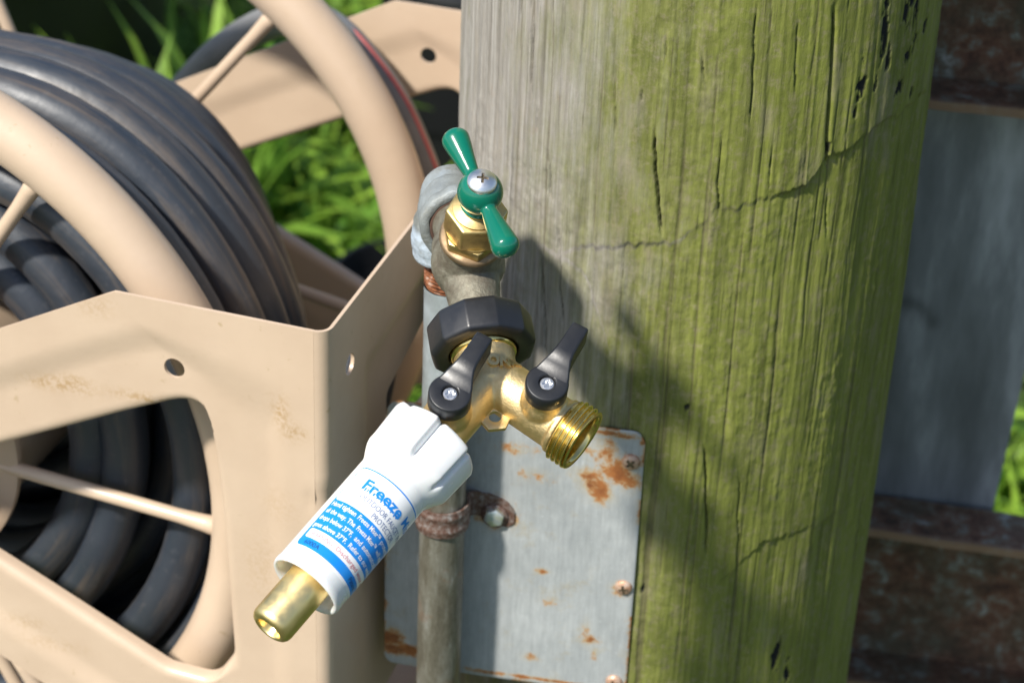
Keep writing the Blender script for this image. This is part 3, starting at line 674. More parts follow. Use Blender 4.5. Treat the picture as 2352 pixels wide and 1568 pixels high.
# swivel nut
def ringf(r, z, t):
    if r < .0150: return r
    u_ = ((t + .2) / (2 * math.pi / 11)) % 1.0 - .5; return r * (1.0 - .034 * (1 - (2 * u_) ** 2) ** 1.0 - .0 * r) + .0002
fn = frame(JV - D1 * .010, -D1, SG)
mb = lathe(fn, [(.0140, .004), (.0140, .0004), (.0148, 0), (.0185, 0), (.0199, .0003), (.0207, .0010), (.0211, .0022), (.0211, .0125), (.0207, .0140), (.0196, .0150), (.0150, .0152), (.0112, .0152), (.0106, .0140), (.0106, .008), (.0140, .008), (.0140, .004)], 220, ringf, cap=False)
adopt(fix_normals(link("swivel_nut", mb.mesh(), BLACK)), spl)
mb = MB()
lathe(frame(JV, D1), [(.0110, .006), (.0118, 0), (.0120, -.006), (.0124, -.009), (.0126, -.012)], 64, mb=mb)
lathe(frame(JV, D1), [(0, -.012)] + [(.0118 * math.cos(a), .0118 * math.sin(a) - .001) for a in np.linspace(-1.2, 1.5, 12)] + [(0, .0110)], 48, mb=mb)
lathe(frame(JV, DL), [(.0112, -.004), (.0108, .012), (.0108, .040)], 64, mb=mb)
lathe(frame(JV, DR), [(.0112, -.004), (.0108, .012), (.0108, .0345), (.0119, .0352), (.0119, .0372)], 64, mb=mb)
KL, KR = JV + DL * .027, JV + DR * .0265
for K in (KL, KR): lathe(frame(K, DN), [(.0089, -.004), (.0089, .010), (.0077, .0135), (.0076, .0170)], 56, mb=mb)
o = link("brass_body", mb.mesh(), CAST); fuse(o, .0005, 9); body = adopt(o, spl)
lf = frame(JV + D1 * .019, DN, D1)
# lug plate with a hole between the legs
hexv = [(.0060 * math.cos(a), .0066 * math.sin(a)) for a in np.arange(6) * math.pi / 3 + math.pi / 6]
mb = MB(); no = 48; rings = []
def hexr(t):
    t = (t) % (math.pi / 3) - math.pi / 6; return .0056 / math.cos(t)
V = []; F_ = []
for zz in (.0011, -.0011):
    for rf in (0, 1):
        for k in range(no):
            t = 2 * math.pi * k / no; r = .0023 if rf == 0 else hexr(t + math.pi / 6 + .0)
            V.append((r * math.cos(t), r * math.sin(t) * 1.05, zz))
for k in range(no):
    k2 = (k + 1) % no
    F_ += [(k, no + k, no + k2, k2), (2 * no + k2, 3 * no + k2, 3 * no + k, 2 * no + k), (no + k, 3 * no + k, 3 * no + k2, no + k2), (k2, 2 * no + k2, 2 * no + k, k)]
mb.add(fmap(lf, np.array(V)), F_)
box(lf, -.0085, -.0035, -.0040, .0040, -.0010, .0010, mb)
o = fix_normals(link("lug", mb.mesh(), CAST)); bevel(o, .0004, 2); adopt(o, spl)
# threaded outlet
ft = frame(JV, DR, D1)
mb = threads(ft, .0372, .0462, .0121, .00222, .00135, 120, fade=.2)
lathe(ft, [(.0131, .0462), (.0128, .0466), (.0112, .0466), (.0107, .0460), (.0104, .0440), (.0104, .0300), (.0085, .0300), (.0085, .026), (0, .026)], 120, mb=mb, cap=False)
o = adopt(link("threaded_outlet", mb.mesh(), THREAD), spl); sharp(o, 60)
# brass shoulder behind the swivel nut
mb = lathe(frame(JV, -D1), [(.0126, .0085), (.0134, .0100), (.0136, .0135), (.0110, .0150)], 64); adopt(link("collar", mb.mesh(), THREAD), spl)
ldir = unit(-D1 * .78 + SG * .60)
def lever(K):
    fr = frame(K + DN * .0160, DN, ldir)     # local x runs along the lever
    R = .0084
    mb = MB()
    prof = [(0, 0), (R - .0004, 0), (R, .0005), (R, .0072), (R - .0006, .0080), (.0036, .0080), (.0033, .0077), (.0033, .0052), (0, .0052)]
    lathe(fr, prof, 56, mb=mb, cap=False)
    # the bar: sections along x (half width, top z)
    secs = [(.0032, .0074, .0080, .0010), (.0052, .0068, .0082, .0010), (.0078, .0055, .0104, .0012), (.0105, .0044, .0122, .0014), (.0135, .0039, .0126, .0014), (.0185, .0036, .0128, .0016), (.0250, .0035, .0128, .0018), (.0266, .0034, .0127, .0020)]
    V = []; F_ = []
    for (x, w, zt, zb) in secs:
        c = .0007
        V += [(x, -w, zb), (x, -w, zt - c), (x, -w + c, zt), (x, w - c, zt), (x, w, zt - c), (x, w, zb)]
    m = len(secs)
    for i in range(m - 1):
        for j in range(6): F_.append((i * 6 + j, (i + 1) * 6 + j, (i + 1) * 6 + (j + 1) % 6, i * 6 + (j + 1) % 6))
    F_ += [tuple(range(6)), tuple(range((m - 1) * 6, m * 6))[::-1]]
    mb.add(fmap(fr, np.array(V)), F_)
    o = fix_normals(link("lever", mb.mesh(), BLACK)); adopt(o, spl)
    bevel(o, .0005, 2, 40)
    # torx-like screw: six lobed recess
    sides = 72; V = []; F_ = []
    rs = [(.0031, 0), (.0030, .0012), (.0026, .0016)]
    for (r, z) in rs:
        for k in range(sides): V.append((r * math.cos(2 * math.pi * k / sides), r * math.sin(2 * math.pi * k / sides), z))
    for (r, z) in ((1, .00165), (.95, .0006)):
        for k in range(sides):
            t = 2 * math.pi * k / sides; q = r * (.00175 + .0003 * math.cos(6 * t)); V.append((q * math.cos(t), q * math.sin(t), z))
    for i in range(4):
        for k in range(sides): F_.append((i * sides + k, i * sides + (k + 1) % sides, (i + 1) * sides + (k + 1) % sides, (i + 1) * sides + k))
    mb = MB(); f2 = (fr[0] + DN * .0052, *fr[1:]); mb.add(fmap(f2, np.array(V)), F_, 0); mb.add(fmap(f2, np.array(V[-sides:])), [tuple(range(sides))], 0)
    s_ = link("lever_screw", mb.mesh(), STEEL); sharp(s_, 40); adopt(s_, o)
    return o
lever(KL); lever(KR)

# raised lettering cast into the brass
_font_cache = {}
def text_mesh(txt, size, extrude=0.0, offset=0.0, align='LEFT'):
    cu = bpy.data.curves.new("t", 'FONT'); cu.body = txt; cu.size = size; cu.extrude = extrude; cu.offset = offset; cu.align_x = align; cu.resolution_u = 3
    o = bpy.data.objects.new("t", cu); COL.objects.link(o); dg = bpy.context.evaluated_depsgraph_get(); dg.update()
    me = bpy.data.meshes.new_from_object(o.evaluated_get(dg)); bpy.data.objects.remove(o); bpy.data.curves.remove(cu)
    V = np.zeros(len(me.vertices) * 3); me.vertices.foreach_get("co", V); V = V.reshape(-1, 3); F_ = [tuple(p.vertices) for p in me.polygons]; bpy.data.meshes.remove(me)
    return V, F_
bpy.context.view_layer.update()
bt = BVHTree.FromObject(body, bpy.context.evaluated_depsgraph_get())
V, F_ = text_mesh("ON", .0058, .0009, .00028)
tx = unit(SG + D1 * .10 - DN * 0); tyv = np.cross(DN, tx)
org = JV + SG * -.0012 + D1 * .0022
def drape(V, org, tx, ty, lift):
    out = []
    for (x, y, z) in V:
        p = org + tx * x + ty * y; h, nrm, _, _ = bt.ray_cast(Vector(p + DN * .04), Vector(-DN))
        out.append((np.array(h) if h is not None else p + DN * .0118) + DN * (z + lift))
    return out
mb = MB(); mb.add(drape(V, org, tx, tyv, .0006), F_)
AR = [(0, .0011), (.0018, .0030), (.0018, .0018), (.0052, .0018), (.0052, .0006), (.0018, .0006), (.0018, -.0008)]
o2 = org + tx * .0086 + tyv * .0012
nA = len(AR); aV = [(x, y, -.0004) for x, y in AR] + [(x, y, .00045) for x, y in AR]
aF = [tuple(range(nA, 2 * nA))] + [(k, (k + 1) % nA, nA + (k + 1) % nA, nA + k) for k in range(nA)]
mb.add(drape(aV, o2, tx, tyv, .0004), aF)
o = adopt(link("raised_lettering", mb.mesh(), CAST, smooth=False), spl)

# ------------------------------------------------------------------ white freeze protector on the left outlet
ENDT = .117                                   # distance of its open end from the junction
prot = thing("faucet_protector", "white plastic frost protector with blue label and brass tip on the left outlet", "faucet protector", JV + DL * .06)
TW = -FWD; V0 = unit(TW - DL * (TW @ DL))    # facing the viewer
W0 = np.cross(DL, V0)
if W0 @ (RT * .755 - UP * .655) < 0: W0 = -W0
JP = JV - DL * .0014
fw = (JP, V0, W0, DL)
RB = .0150
NL = 7
def capf(r, z, t):
    if r < .0152 or z > .0615: return r
    env = 1 - float(sstep(.052, .0600, z)); ph = ((t - rad(-6)) / (2 * math.pi / NL)) % 1.0
    d = min(ph, 1 - ph) * (2 * math.pi / NL) * r
    g = .0027 * math.exp(-(max(0, d - .0004) / .0011) ** 2)
    fl = .0006 * (1 - math.cos(2 * math.pi * ph)) * -.5 + .0003
    step = .0017 * (1 - ph) * math.exp(-((ph) / .55) ** 2)
    return r - (g + step) * env + fl * env
zz = [(.0100, .0385), (.0118, .0376), (.0150, .0370), (.0186, .0370), (.0196, .0375), (.0201, .0386)] + [(.0201 - .0008 * t, .0386 + .0145 * t) for t in np.linspace(.1, 1, 10)]
zz += [(.0192, .0548), (.0186, .0562), (.0177, .0576), (.0168, .0590), (.0160, .0603), (.0154, .0616), (.0150, .0630), (.0150, .075), (.0150, .095), (.0150, .1135), (.0152, .1142), (.0152, .1158), (.0149, .1167), (.0144, .1170), (.0136, .1168), (.0130, .1160), (.0126, .1140), (.0124, .105), (.0085, .104)]
mb = lathe(fw, zz, 196, capf, cap=False); o = fix_normals(link("housing", mb.mesh(), WHITE)); adopt(o, prot)
# brass plunger
zt = ENDT + .0215
mb = lathe(fw, [(.0086, .098), (.0086, zt - .0032), (.0083, zt - .0018), (.0076, zt - .0008), (.0066, zt - .0002), (.0056, zt), (.0052, zt - .0003), (.0050, zt - .0012), (.0042, zt - .0050), (.0040, zt - .0052), (.0022, zt - .0052), (.0020, zt - .012), (0, zt - .012)], 96, cap=False)
o = adopt(fix_normals(link("brass_tip", mb.mesh(), BRIGHT)), prot)
# label wrapped round the housing
def wrap(V, lift=0.0):
    V = np.asarray(V, float); ph = V[:, 0] / RB; r = RB + lift + (V[:, 2] if V.shape[1] > 2 else 0)
    z = ENDT - V[:, 1]
    return JP + (r * np.cos(ph))[:, None] * V0 + (r * np.sin(ph))[:, None] * W0 + z[:, None] * DL
def patch(mb, s0, s1, y0, y1, lift, mi, rc=0.0):
    """cylinder patch: s along the girth (m), y distance from the open end, rounded left corners"""
    n, m = 90, 12; V = []; F_ = []
    for i in range(n + 1):
        s = s0 + (s1 - s0) * (i / n) ** 1.3; d = s - s0; c = rc - math.sqrt(max(0, rc * rc - max(0, rc - d) ** 2)) if rc > 0 and d < rc else 0
        for j in range(m + 1): V.append((s, y0 + c + (y1 - y0 - 2 * c) * j / m))
    for i in range(n):
        for j in range(m): F_.append((i * (m + 1) + j, (i + 1) * (m + 1) + j, (i + 1) * (m + 1) + j + 1, i * (m + 1) + j + 1))
    mb.add(wrap(V, lift), F_, mi)
SL = rad(-61.5) * RB; SE = rad(200) * RB
mb = MB()
patch(mb, SL - .0006, SE, .0068, .0496, .00006, 0, .002)
patch(mb, SL, SE, .0080, .0486, .00010, 1, .0022)
patch(mb, SL + .0005, SE, .0312, .0480, .00014, 0, .0018)
patch(mb, SL + .0016, SE, .0121, .0163, .00014, 0, .0008)
label = adopt(fix_normals(link("label", mb.mesh(), [LAB, BLUE])), prot)
def put(mb, txt, a0, a1, base, cap, mi, bold=0.0, lift=.00024, ncol=None):
    """text from angle a0 to a1 (degrees); base line at distance `base` from the open end, cap height `cap`"""
    V, F_ = text_mesh(txt, .01, 0, bold); x0, x1 = V[:, 0].min(), V[:, 0].max()
    Hc = text_mesh("H", .01, 0, bold)[0]; hc = Hc[:, 1].max()
    s0, s1 = rad(a0) * RB, rad(a1) * RB
    X = s0 + (V[:, 0] - x0) / (x1 - x0) * (s1 - s0); Y = base + V[:, 1] / hc * cap
    mb.add(wrap(np.stack([X, Y], 1), lift), F_, mi)
# materials: 0 blue, 1 white, 2 red, 3 black, 4 navy
mb = MB()
put(mb, "Freeze", -33.5, 40.5, .0398, .0046, 0, .0003)
# the frosty drips under the big word
drng = random.Random(3); s_ = rad(-32) * RB
while s_ < rad(39.5) * RB:
    w = drng.uniform(.00022, .0004); ln = drng.uniform(.0004, .0010)
    pts = [(s_ - w, .0406), (s_ + w, .0406), (s_ + w * .8, .0398 - ln * .7), (s_, .0398 - ln), (s_ - w * .8, .0398 - ln * .7)]
    mb.add(wrap(pts, .00024), [(0, 1, 2, 3, 4)], 0); s_ += drng.uniform(.0010, .0021)
put(mb, "Miser", 50.5, 100, .0402, .0042, 0, .0001)
put(mb, "OUTDOOR FAUCET", -26, 62, .0355, .0022, 4, -.0001)
put(mb, "FREEZE", 67, 104, .0355, .0022, 4, -.0001)
put(mb, "PROTECTOR", 5.5, 61, .0322, .0022, 4, -.0001)
put(mb, "Hand tighten", -56, -12, .0283, .0020, 1, .00014); put(mb, "Freeze Miser™", -7.5, 38, .0283, .0020, 1, .00014); put(mb, "protection", 43, 84, .0283, .0020, 1, .00014)
put(mb, "all the way. The", -56, -3, .0247, .0020, 1, .00014); put(mb, "Freeze Miser™", 1, 43, .0247, .0020, 1, .00014); put(mb, "will start", 48, 82, .0247, .0020, 1, .00014)
put(mb, "drops below 37°F,", -57, 3, .0211, .0020, 1, .00014); put(mb, "and automatically", 8, 76, .0211, .0020, 1, .00014)
put(mb, "goes above 37°F.", -57, 3, .0175, .0020, 1, .00014); put(mb, "Refer to our website", 8, 84, .0175, .0020, 1, .00014)
put(mb, "WARNING:", -48, -8, .0132, .0019, 2, -.0001); put(mb, "Discharged water may", -2, 92, .0132, .0019, 2, -.0001)
put(mb, "6000A", -47, -21, .0091, .0019, 3, -.0001); put(mb, "Patent", 43, 70, .0091, .0019, 3, -.0001)
adopt(link("lettering", mb.mesh(), [BLUE, WINK, RINK, KINK, NINK], smooth=False), label)

# ------------------------------------------------------------------ hose reel
AZ = rad(16.5); RA = np.array([math.sin(AZ), math.cos(AZ), 0]); RB_ = np.array([-math.cos(AZ), math.sin(AZ), 0]); RZ = np.array([0, 0, 1.0])
RS = .966                                     # size of the reel
C1 = on_y(750, 765, .88 * RS); LEN = .37
def rp(b, a, z): return C1 + (b * RB_ + a * RA + z * RZ) * RS
AXB, AXZ = .277, -.142
reel = thing("hose_reel", "tan painted steel hose reel with spoked rims and folded side panels", "hose reel", rp(.2, .18, -.33))
def resample(poly, n):
    P = np.array(poly + [poly[0]], float); d = np.r_[0, np.cumsum(np.linalg.norm(np.diff(P, axis=0), axis=1))]
    t = np.linspace(0, d[-1], n, endpoint=False); return np.stack([np.interp(t, d, P[:, 0]), np.interp(t, d, P[:, 1])], 1)
def round_poly(poly, rads, k=8):
    out = []; n = len(poly)
    for i in range(n):
        p = np.array(poly[i], float); a = np.array(poly[i - 1], float); b = np.array(poly[(i + 1) % n], float); r = rads[i]
        if r <= 0: out.append(tuple(p)); continue
        u = unit(a - p); v = unit(b - p); ang = math.acos(np.clip(u @ v, -1, 1)); d = min(r / math.tan(ang / 2), .48 * np.linalg.norm(a - p), .48 * np.linalg.norm(b - p))
        for t in np.linspace(0, 1, k): out.append(tuple((1 - t) ** 2 * (p + u * d) + 2 * t * (1 - t) * p + t * t * (p + v * d)))
    return out
BR = .006                                     # bend radius at the corner
outer_c = [(BR, 0), (.104, 0), (.300, -.106), (.325, -.128), (.325, -.156), (.300, -.172), (.145, -.252), (.133, -.262), (BR, -.262)]
inner_c = [(.0533, -.115), (.0585, -.0440), (.1050, -.0662), (.2350, -.1320), (.2400, -.1400), (.2350, -.1480), (.0886, -.2193), (.0620, -.2200), (.0500, -.2000)]
outer_r = [0, .003, .03, .02, .02, .03, .01, .01, 0]; inner_r = [0, .023, 0, .006, .006, .006, .02, .014, .02]
def corr(outer_c, inner_c, orr, irr, n=60):
    """point pairs along both outlines, edge by edge"""
    def seg(c, rr):
        m = len(c); res = []
        pl = [round_poly(c, rr, 9)]
        P = np.array(pl[0]); P = np.vstack([P, P[:1]]); d = np.r_[0, np.cumsum(np.linalg.norm(np.diff(P, axis=0), axis=1))]
        idx = []; cnt = 0
        for i in range(m):
            idx.append(cnt + (4 if rr[i] > 0 else 0)); cnt += 9 if rr[i] > 0 else 1
        idx.append(cnt + (4 if rr[0] > 0 else 0))
        D = np.r_[d, d[-1] + d[1:10]]; PX_ = np.r_[P[:, 0], P[1:10, 0]]; PY_ = np.r_[P[:, 1], P[1:10, 1]]
        out = []
        for i in range(m):
            t = np.linspace(D[idx[i]], D[idx[i + 1]], n, endpoint=False); out.append(np.stack([np.interp(t, D, PX_), np.interp(t, D, PY_)], 1))
        return np.concatenate(out)
    return seg(outer_c, orr), seg(inner_c, irr)
OP, IP = corr(outer_c, inner_c, outer_r, inner_r, 44)
def dent(b, z): return .0022 * np.exp(-(((z + .0925 + (b - .004) * .22) / .0022) ** 2)) * (1 - sstep(.002, .014, b))
def make_side(a0, name, holes, stains):
    ns = 34; ss = np.linspace(0, 1, ns); n = len(OP); V = np.zeros((ns + 3, n, 3))
    bz = np.zeros((ns + 3, n, 2))
    for i, s in enumerate(ss):
        p = OP * (1 - s) + IP * s; bz[i] = p
        h = .0020 * sstep(.26, .54, s)
        h = h * sstep(BR, BR + .03, p[:, 0]) + (dent(p[:, 0], p[:, 1]) if a0 == 0 else 0)
        if i >= ns - 2: h = h + [.0003, .0010][i - ns + 2]
        for j in range(n): V[i, j] = rp(p[j, 0], a0 + h[j], p[j, 1])
    ctr = IP.mean(0)
    for k, (sh, dep) in enumerate([(.0006, .0022), (.0010, .0038), (.0011, .0070)]):
        dirn = ctr - IP; dirn /= np.linalg.norm(dirn, axis=1)[:, None]; p = IP + dirn * sh; bz[ns + k] = p
        for j in range(n): V[ns + k, j] = rp(p[j, 0], a0 + .0020 * float(sstep(BR, BR + .03, p[j, 0])) + dep, p[j, 1])
    me = grid_mesh(V, closed_v=True)
    st = np.zeros(bz.shape[:2]); ch = np.zeros_like(st)
    for (px, py, sx, sz, am, kind) in stains:
        P = (on_plane(px, py, C1 + a0 * RS * RA, RA) - C1) / RS; b0, z0 = P @ RB_, P[2]
        g = am * np.exp(-(((bz[..., 0] - b0) / sx) ** 2 + ((bz[..., 1] - z0) / sz) ** 2))
        if kind == 's': st = np.maximum(st, g)
        else: ch = np.maximum(ch, sstep(.4, .6, g))
    set_attr(me, "stain", st); set_attr(me, "chip", ch)
    o = link(name, me, TAN)
    so = o.modifiers.new("s", 'SOLIDIFY'); so.thickness = .0016; so.offset = 0
    for (b0, z0, r) in holes:
        cm = lathe(frame(rp(b0, a0, z0), RA), [(r, -.02), (r, .02)], 40).mesh(); c = link("cut", cm)
        bo = o.modifiers.new("h", 'BOOLEAN'); bo.operation = 'DIFFERENCE'; bo.object = c; bo.solver = 'EXACT'
    evaluate(o)
    for c in [x for x in COL.objects if x.name.startswith("cut")]: bpy.data.objects.remove(c)
    me = o.data; me.polygons.foreach_set("use_smooth", [True] * len(me.polygons)); sharp(o, 50)
    return adopt(o, reel)
near_st = [(140, 885, .016, .004, .9, 's'), (90, 880, .006, .003, .9, 's'), (170, 878, .008, .003, .8, 's'), (645, 945, .004, .008, .9, 's'), (670, 988, .005, .004, 1.0, 's'), (700, 1000, .002, .002, 1.0, 's'), (340, 920, .02, .003, .8, 's'), (500, 767, .0012, .0007, 1.0, 'c'),
           (640, 1160, .01, .01, .25, 's'), (60, 1430, .012, .004, .5, 's'), (220, 700, .01, .006, .4, 's'), (600, 1300, .01, .02, .3, 's'), (270, 1450, .006, .004, .4, 's'), (120, 1480, .02, .004, .35, 's')]
make_side(0.0, "side_panel", [(.0764, -.0361, .0050)], near_st)
make_side(LEN, "side_panel", [(.0829, -.0323, .0048)], [])
# back panel with the rounded corners that join it to the side panels and a large cut out
bo_c = [(BR, 0), (LEN - BR, 0), (LEN - BR, -.262), (BR, -.262)]
hin_c = [(.0830, -.1010), (.150, -.0720), (LEN - .150, -.0720), (LEN - .083, -.1010), (LEN - .083, -.150), (LEN - .150, -.150), (.150, -.1320), (.0880, -.1080)]
hin_c = [(.0870, -.0835), (.148, -.070), (LEN - .148, -.070), (LEN - .087, -.0835), (LEN - .087, -.1000), (LEN - .148, -.135), (.148, -.128), (.0870, -.1020)]
bo_c8 = [(BR, -.02), (.09, 0), (LEN - .09, 0), (LEN - BR, -.02), (LEN - BR, -.20), (LEN - .09, -.262), (.09, -.262), (BR, -.20)]
bo_c8 = [(BR, 0), (.13, 0), (LEN - .13, 0), (LEN - BR, 0), (LEN - BR, -.262), (LEN - .13, -.262), (.13, -.262), (BR, -.262)]
O2, I2 = corr(bo_c8, hin_c, [0] * 8, [.006] * 8, 40)
ns = 26; ss = np.linspace(0, 1, ns); V = np.zeros((ns + 2, len(O2), 3))
for i, s in enumerate(ss):
    p = O2 * (1 - s) + I2 * s; h = .0040 * float(sstep(.48, .66, s)) + dent(0 * p[:, 0] + .0, p[:, 1]) * np.exp(-(p[:, 0] - BR) / .004) * .5
    for j in range(len(O2)): V[i, j] = rp(h[j], p[j, 0], p[j, 1])
c2 = I2.mean(0)
for k, (sh, dp) in enumerate([(.0005, .0014), (.0008, .0045)]):
    d = c2 - I2; d /= np.linalg.norm(d, axis=1)[:, None]; p = I2 + d * sh
    for j in range(len(O2)): V[ns + k, j] = rp(.0040 + dp, p[j, 0], p[j, 1])
mb = MB(); gm = grid_mesh(V, closed_v=True); mb.add(V.reshape(-1, 3), [tuple(p.vertices) for p in gm.polygons])
for (A0, sgn) in ((0, 1), (LEN, -1)):
    zs_ = np.sort(O2[np.abs(O2[:, 0] - BR) < 1e-6][:, 1])[::-1]; zs_ = np.unique(np.r_[zs_, 0.0, -.262])[::-1]; nzb = len(zs_); an = np.linspace(0, math.pi / 2, 8); Vb = np.zeros((8, nzb, 3))
    for i, t in enumerate(an):
        for j, z in enumerate(zs_):
            dd = float(dent(BR * (1 - math.sin(t)), z)) * .8 if A0 == 0 else 0
            Vb[i, j] = rp(BR * (1 - math.sin(t)) + dd * math.sin(t), A0 + sgn * BR * (1 - math.cos(t)) + dd * math.cos(t), z)
    gm = grid_mesh(Vb); mb.add(Vb.reshape(-1, 3), [tuple(p.vertices) if sgn > 0 else tuple(p.vertices)[::-1] for p in gm.polygons])
o = link("back_panel", mb.mesh(), TAN); bm = bmesh.new(); bm.from_mesh(o.data); bmesh.ops.remove_doubles(bm, verts=bm.verts, dist=.00025); bmesh.ops.recalc_face_normals(bm, faces=bm.faces); bm.to_mesh(o.data); bm.free(); so = o.modifiers.new("s", 'SOLIDIFY'); so.thickness = .0016; so.offset = 0
cm = lathe(frame(rp(0, .0268, -.0314), RB_, RZ), [(.0052, -.02), (.0052, .02)], 32, lambda r, z, t: r * (.62 if abs(math.sin(t)) > 2 else 1)).mesh()
c = fix_normals(link("cut", cm))
c.location = (0, 0, 0)
bo = o.modifiers.new("h", 'BOOLEAN'); bo.operation = 'DIFFERENCE'; bo.object = c; bo.solver = 'EXACT'
evaluate(o); bpy.data.objects.remove(c); o.data.polygons.foreach_set("use_smooth", [True] * len(o.data.polygons)); sharp(o, 50)
adopt(o, reel)
def ring_pts(a, R, n=140, ph=0): 
    t = np.linspace(0, 2 * math.pi, n, endpoint=False) + ph
    return np.array([rp(AXB - R * math.cos(x), a, AXZ + R * math.sin(x)) for x in t])
for (a, phs, side) in ((.045, -4, -1), (.297, -9.5, 1)):
    rim = adopt(link("rim", sweep(ring_pts(a, .2125), .0149 * RS, 28, closed=True).mesh(), TAN), reel)
    for q in range(6):
        an = rad(phs + 60 * q); d = (-math.cos(an) * RB_ + math.sin(an) * RZ) * RS; c0 = rp(AXB, a - side * .002 * 0, AXZ)
        pts = [c0 + d * r + RA * (0.0) for r in np.linspace(.060, .205, 12)]
        rr = [.0037] * 10 + [.0044, .0058]
        adopt(link("spoke", sweep(pts, rr, 14).mesh(), TAN), reel)
    mb = lathe(frame(rp(AXB, a, AXZ), RA), [(0, -.003), (.081, -.003), (.085, -.001), (.085, .003), (.081, .005), (0, .005)], 96); adopt(sharp(link("hub_disc", mb.mesh(), TAN)), reel)
mb = lathe(frame(rp(AXB, .05, AXZ), RA), [(.077, 0), (.077, .243 * RS)], 72); adopt(sharp(link("drum", mb.mesh(), TAN)), reel)
mb = lathe(frame(rp(AXB, -.012, AXZ), RA), [(.012, 0), (.012, .394 * RS)], 36); adopt(sharp(link("axle", mb.mesh(), STEEL)), reel)
fr = (rp(0, 0, 0), RB_ * RS, RA * RS, RZ * RS)
mb = box(fr, .014, .40, .02, LEN - .02, -.345, -.3435); box(fr, .014, .0155, .02, LEN - .02, -.3435, -.335, mb)
sh = adopt(link("bottom_tray", mb.mesh(), TAN, smooth=False), reel); 
mb = MB()
for bb in (.03, .20, .36):
    for aa in (.0, LEN): sweep([rp(bb, aa + .002, -.25 if bb < .1 else -.21), rp(bb, aa + .002, GZ - C1[2])], .007, 14, mb=mb) if False else None
for (b0, z0, b1, z1, a_) in ((.175, -.236, .115, -.345, .004), (.175, -.236, .115, -.345, LEN - .004)):
    pts = [rp(b0 + (b1 - b0) * t, a_, z0 + (z1 - z0) * t) for t in np.linspace(-.1, 1, 8)]
    adopt(link("strut", sweep(pts, .0042, 12).mesh(), TAN), reel)
# the stand the reel rests on
for bb in (.03, .37):
    for aa in (.035, LEN - .035):
        adopt(link("leg", sweep([rp(bb, aa, -.3445), rp(bb, aa, -.6), rp(bb, aa, (GZ - C1[2] - .02) / RS)], .010, 16).mesh(), TAN), reel)

# ------------------------------------------------------------------ hoses
HRr = .0122
outer = [(.073, .202), (.098, .206), (.1225, .205), (.147, .197), (.1715, .184), (.196, .171), (.2205, .157), (.245, .141), (.268, .127)]
turns = []
for layer, dR in enumerate((0, .0220, .044, .066, .088)):
    lay = [(a - .0110 * (layer % 2) + (.0095 if layer % 2 and a < .075 else 0), R - dR) for a, R in outer if R - dR > .098 and (layer == 0 or a > .08)]
    turns += lay if layer % 2 == 0 else lay[::-1]
turns = turns[::-1] + [(.0665, .172), (.066, .146), (.067, .118)]
hr = np.random.default_rng(5); nT = len(turns); seg = 90
ja = hr.normal(0, .0045, nT); jr = hr.normal(0, .0045, nT); ja[-12:] *= .2; jr[-12:] *= .2; pk_ = hr.uniform(0, 6.28, nT); pa = np.full(nT, .006); pa[-12:] = .0012; pa[-3:] = [.006, .014, .010]; pk_[-3:] = [1.0, -.6, .3]
ta = np.array([t[0] for t in turns]) + ja; tr_ = np.array([t[1] for t in turns]) + jr
u = np.linspace(0, nT - 1, (nT - 1) * seg + 1)
k0 = np.floor(u).astype(int).clip(0, nT - 2); fu = u - k0; fs_ = sstep(.0, .35, fu)
aa = ta[k0] * (1 - fs_) + ta[k0 + 1] * fs_; RR = tr_[k0] * (1 - fs_) + tr_[k0 + 1] * fs_
aa = aa + .0022 * np.sin(u * 2.3 + np.sin(u * 5.1)) ; RR = RR + .0016 * np.sin(u * 7.7)
an = u * 2 * math.pi + 3.9
RR = RR + (pa[k0] * (1 - fs_) + pa[k0 + 1] * fs_) * np.sin(an + pk_[k0] * (1 - fs_) + pk_[k0 + 1] * fs_)
am_ = (np.degrees(an) % 360); RR = RR * (1 - .12 * np.exp(-((am_ - 88) / 24) ** 2))
pts = C1 + ((AXB - RR * np.cos(an))[:, None] * RB_ + aa[:, None] * RA + (AXZ + RR * np.sin(an))[:, None] * RZ) * RS
hme = sweep(pts, HRr * RS, 16).mesh(); sl = np.r_[0, np.cumsum(np.linalg.norm(np.diff(pts, axis=0), axis=1))]
cc = np.arange(16) / 16 * 2 * math.pi
huv = np.stack([np.repeat(sl * 9, 16), np.tile(np.cos(cc) * 1.3, len(pts)), np.tile(np.sin(cc) * 1.3, len(pts))], -1)
at_ = hme.attributes.new("hose_uv", 'FLOAT_VECTOR', 'POINT'); at_.data.foreach_set("vector", huv.astype(np.float32).reshape(-1))
hose = link("garden_hose", hme, RUB)
tag(hose, "long black rubber garden hose wound in thick coils on the tan reel", "garden hose")
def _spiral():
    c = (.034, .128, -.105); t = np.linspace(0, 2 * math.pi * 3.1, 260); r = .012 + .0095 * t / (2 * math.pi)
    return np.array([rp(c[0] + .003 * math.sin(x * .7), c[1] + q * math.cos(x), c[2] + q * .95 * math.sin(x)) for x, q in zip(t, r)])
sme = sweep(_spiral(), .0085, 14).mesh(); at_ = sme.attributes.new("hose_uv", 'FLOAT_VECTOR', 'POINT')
tag(link("hose_offcut", sme, RUB), "black coil added to stand for the shade behind the reel back panel cut-out", "hose")  # added black coil, stands in for the shaded interior behind the cut-out
